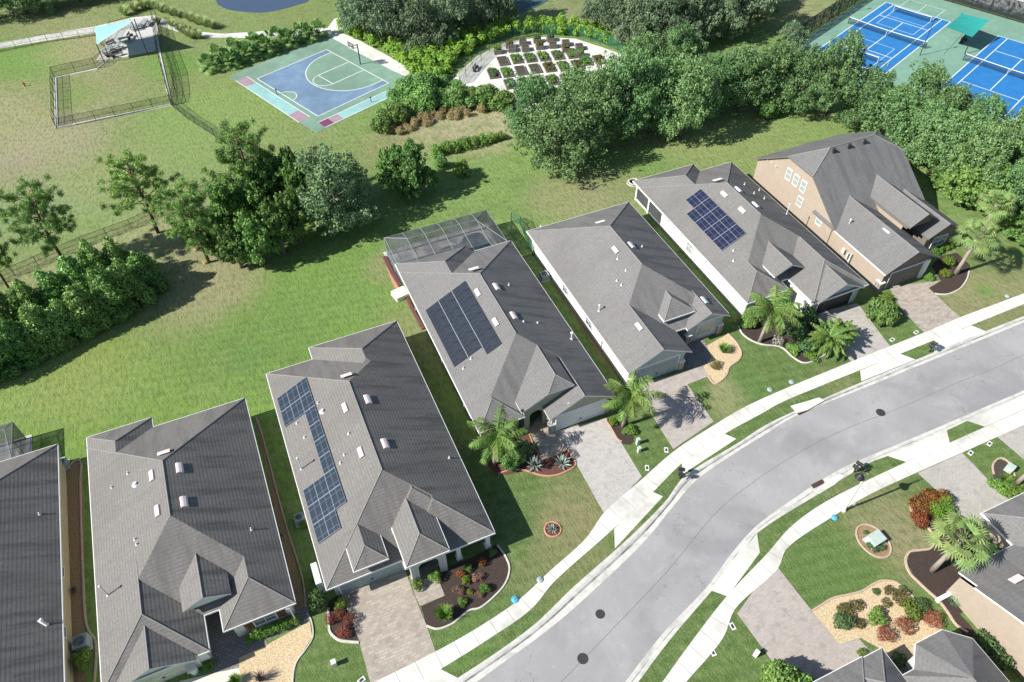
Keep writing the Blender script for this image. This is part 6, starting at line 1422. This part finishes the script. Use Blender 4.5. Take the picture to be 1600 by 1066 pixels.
mailbox('twin dark mailbox on the verge beside the middle driveway aprons',1062,748,1.0);mailbox('twin dark mailbox on the small upper verge near watermark-free kerb'.replace(' near watermark-free kerb',' by the wide kerb'),1452,550,.2);mailbox('twin dark mailbox beside the street lamp across the road',1334,738,.3)
# lamp
q=P(1318.1,798.2,0);t=thing('street_lamp','cream pole street lamp with black scroll arm and bell head','street lamp',q)
b=MB();b.lathe([(.2,0),(.2,.12),(.13,.25),(.1,.5),(.085,.9),(.075,5.6),(.09,5.65),(.05,5.75)],(0,0,0),12);b.build('pole',M['lampcream'],t)
b=MB();arm=[(0,0,5.7),(.0,0,6.2)]+[(-.35+.35*math.cos(a)+0,0,6.2+.38*math.sin(a)) for a in np.linspace(.2,math.pi*.95,9)]
arm=[(x+.0,y,z) for x,y,z in arm];b.tube(arm,.04,6);b.tube([(0,0,5.9),(.18,0,6.1),(.28,0,6.35),(.15,0,6.55),(-.1,0,6.6)],.028,6);b.tube([(-.02,0,5.75),(-.25,0,5.85),(-.45,0,6.05)],.025,6);b.build('scroll_arm',M['dark'],t)
b=MB();b.lathe([(.04,6.25),(.09,6.2),(.10,6.05),(.2,5.95),(.36,5.72),(.38,5.66),(.2,5.64),(.18,5.5),(.1,5.42),(.02,5.40)],(-.72,0,-.08),18);b.build('lamp_head',M['dark'],t)
# small utility things
def valve(label,px,py,m_,rz=0,s_=1):
    t=thing('utility_marker',label,'utility cover',P(px,py,0),rz,'low utility covers on the lawns');b=MB();b.lathe([(.24*s_,0),(.24*s_,.03),(.2*s_,.10),(.12*s_,.14),(.02,.15)],(0,0,0),10);b.build('cover',M[m_],t);b=MB();b.box(-.09*s_,.09*s_,-.03,.03,.14,.19);b.build('lid_grip',M[m_],t)
for px,py,m_,s_,lb in ((805,937,'teal',1.3,'blue utility cover beside the pavement, lower left curve'),(844,906,'greyp',1.2,'grey utility cover beside the pavement, further up the curve'),(1203,609,'greyp',1.2,'grey-green utility cover left on lawn before the drain'),(1237,597,'greyp',1.2,'grey utility cover on the lawn right of the green one'),(1304,809,'teal',1.2,'blue utility cover just below the street lamp base'),(1336.7,789,'greyp',.8,'pale utility cover right of the street lamp pole'),(1574,463,'greyp',1.2,'pale utility cover near upper right pavement')):valve(lb,px,py,m_,.4,s_)
def meter(label,px,py,rz):
    t=thing('meter_box',label,'meter box',P(px,py,0),rz,'white-rimmed meter boxes by the pavements');b=MB()
    for a in ((-.27,.27,-.17,-.10),(-.27,.27,.10,.17),(-.27,-.16,-.10,.10),(.16,.27,-.10,.10)):b.box(*a,0,.04)
    b.build('rim',M['utilw'],t);b=MB();b.box(-.16,.16,-.10,.10,0,.02);b.build('lid',M['iron'],t)
for px,py,rz,lb in ((1011,731.5,1.1,'white-rimmed meter box, lower one between two driveways'),(1041,703.5,1.1,'white-rimmed meter box, upper one between two driveways'),(1394,531,.2,'meter box beside pale driveway, left on the small lawn'),(1431.5,519.5,.2,'meter box beside the mottled upper driveway'),(1144.6,979,1.5,'meter box beside the rose driveway across the road'),(1114,1019.5,1.5,'meter box lower down the opposite pavement'),(1516.6,708,.3,'meter box, left on lawn strip between pale driveways'),(1546,693.5,.3,'meter box, right on lawn strip between pale driveways'),(565,1063,.3,'meter box at bottom edge beside the mottled driveway')):meter(lb,px,py,rz)
def pedestal(label,px,py,m_,w=.28,h_=.75,rz=0):
    t=thing('utility_pedestal',label,'utility box',P(px,py,0),rz);b=MB();b.box(-w/2,w/2,-w/2,w/2,0,h_);b.build('cabinet',M[m_],t);b=MB();b.box(-w/2-.02,w/2+.02,-w/2-.02,w/2+.02,h_,h_+.06);b.build('lid',M[m_],t)
pedestal('white utility pedestal on lawn left of the mottled driveway',523,1039,'utilw',.32,.6);pedestal('pale utility pedestal near the bottom right rose driveway',1180,1024,'utilw',.3,.6,.4);pedestal('green utility pedestal, upper of two between driveways',996,694,'utilg');pedestal('green utility pedestal, lower of two between driveways',998,706,'utilg',.28,.6);pedestal('grey utility pedestal in the small oval bed',1575,735,'utilg',.6,.6,.3)
t=thing('transformer','pale green transformer cabinet in the oval pebble ring','transformer',P(1366,846,0),.1)
b=MB();b.box(-.56,.56,-.44,.44,.0,.65);b.build('cabinet',M['utilg'],t);b=MB();b.add([(-.6,-.48,.65),(.6,-.48,.65),(.6,.48,.72),(-.6,.48,.72),(-.6,-.48,.6),(.6,-.48,.6),(.6,.48,.6),(-.6,.48,.6)],[(0,1,2,3),(0,4,5,1),(1,5,6,2),(2,6,7,3),(3,7,4,0)]);b.build('lid',M['utilg'],t);b=MB();b.box(-.72,.72,-.6,.6,0,.08);b.build('plinth',M['concretepad'],t)
def ac(label,px,py,r_=.42,h_=.8,world=None):
    p=P(px,py,0) if not world else Vector((*world,0));t=thing('air_conditioner',label,'air conditioner',p,0,'air conditioners between the houses');b=MB();b.box(-r_,r_,-r_,r_,.08,h_);b.build('casing',M['greyp'],t)
    b=MB()
    for k in range(1,6):b.tube([(r_*.15*k*math.cos(a),r_*.15*k*math.sin(a),h_+.02) for a in np.linspace(0,6.283,17)],.012,3)
    b.build('fan_grille',M['dark'],t);b=MB();b.box(-r_-.1,r_+.1,-r_-.1,r_+.1,0,.08);b.build('pad',M['concretepad'],t)
ac('air conditioner in gap left of the white-walled house',850,436);ac('air conditioner in side bed of beige house',131,1008,.5,.8);ac('air conditioner at corner of the beige house',100,728,.4,.7);ac('air conditioner beside left wall of solar-array house',470,815,.35)
t=thing('trash_bin','white lidded bin in shade by the cream garage','bin',P(305,1050,0),.2);b=MB();b.lathe([(.26,0),(.3,.9)],(0,0,0),12);b.build('body',M['utilw'],t);b=MB();b.box(-.33,.33,-.33,.33,.9,.97);b.build('lid',M['utilw'],t)
t=thing('meter_cabinet','white meter cabinet on left wall of the solar-array house','utility cabinet',P(503,910,0));b=MB();b.box(-.35,.1,-.9,.9,0,1.7);b.build('cabinet',M['utilw'],t);b=MB();b.box(-.37,-.35,-.5,.5,.5,1.4);b.build('door',M['greyp'],t)
# landscape timber border beside the cage
b=MB();b.ribbon(PX([(601,402),(612,425),(626,448)]),.5,.18);b.ribbon(PX([(634,462),(648,490),(662,515)]),.4,.15);tag(b.build('garden_border',M['redmulch']),'red mulch-filled border along the heater-mat house wall','border')
t=thing('equipment_box','cream flat-topped equipment box at the wall near the pool cage','equipment box',P(626,462,0),.2);b=MB();b.box(-.75,.75,-.7,.7,0,.5);b.build('cabinet',M['garagec'],t);b=MB();b.box(-.8,.8,-.75,.75,0,.06);b.build('pad',M['concretepad'],t)
t=thing('planter_ring','cream ring planter behind the covered rear lanai','planter',P(990,286,0));b=MB();b.lathe([(.62,0),(.7,.25),(.6,.28),(.55,.2)],(0,0,0),20);b.build('rim',M['edgew'],t);b=MB();b.lathe([(.5,0),(.5,.2)],(0,0,0),16);b.build('soil',M['soil'],t)
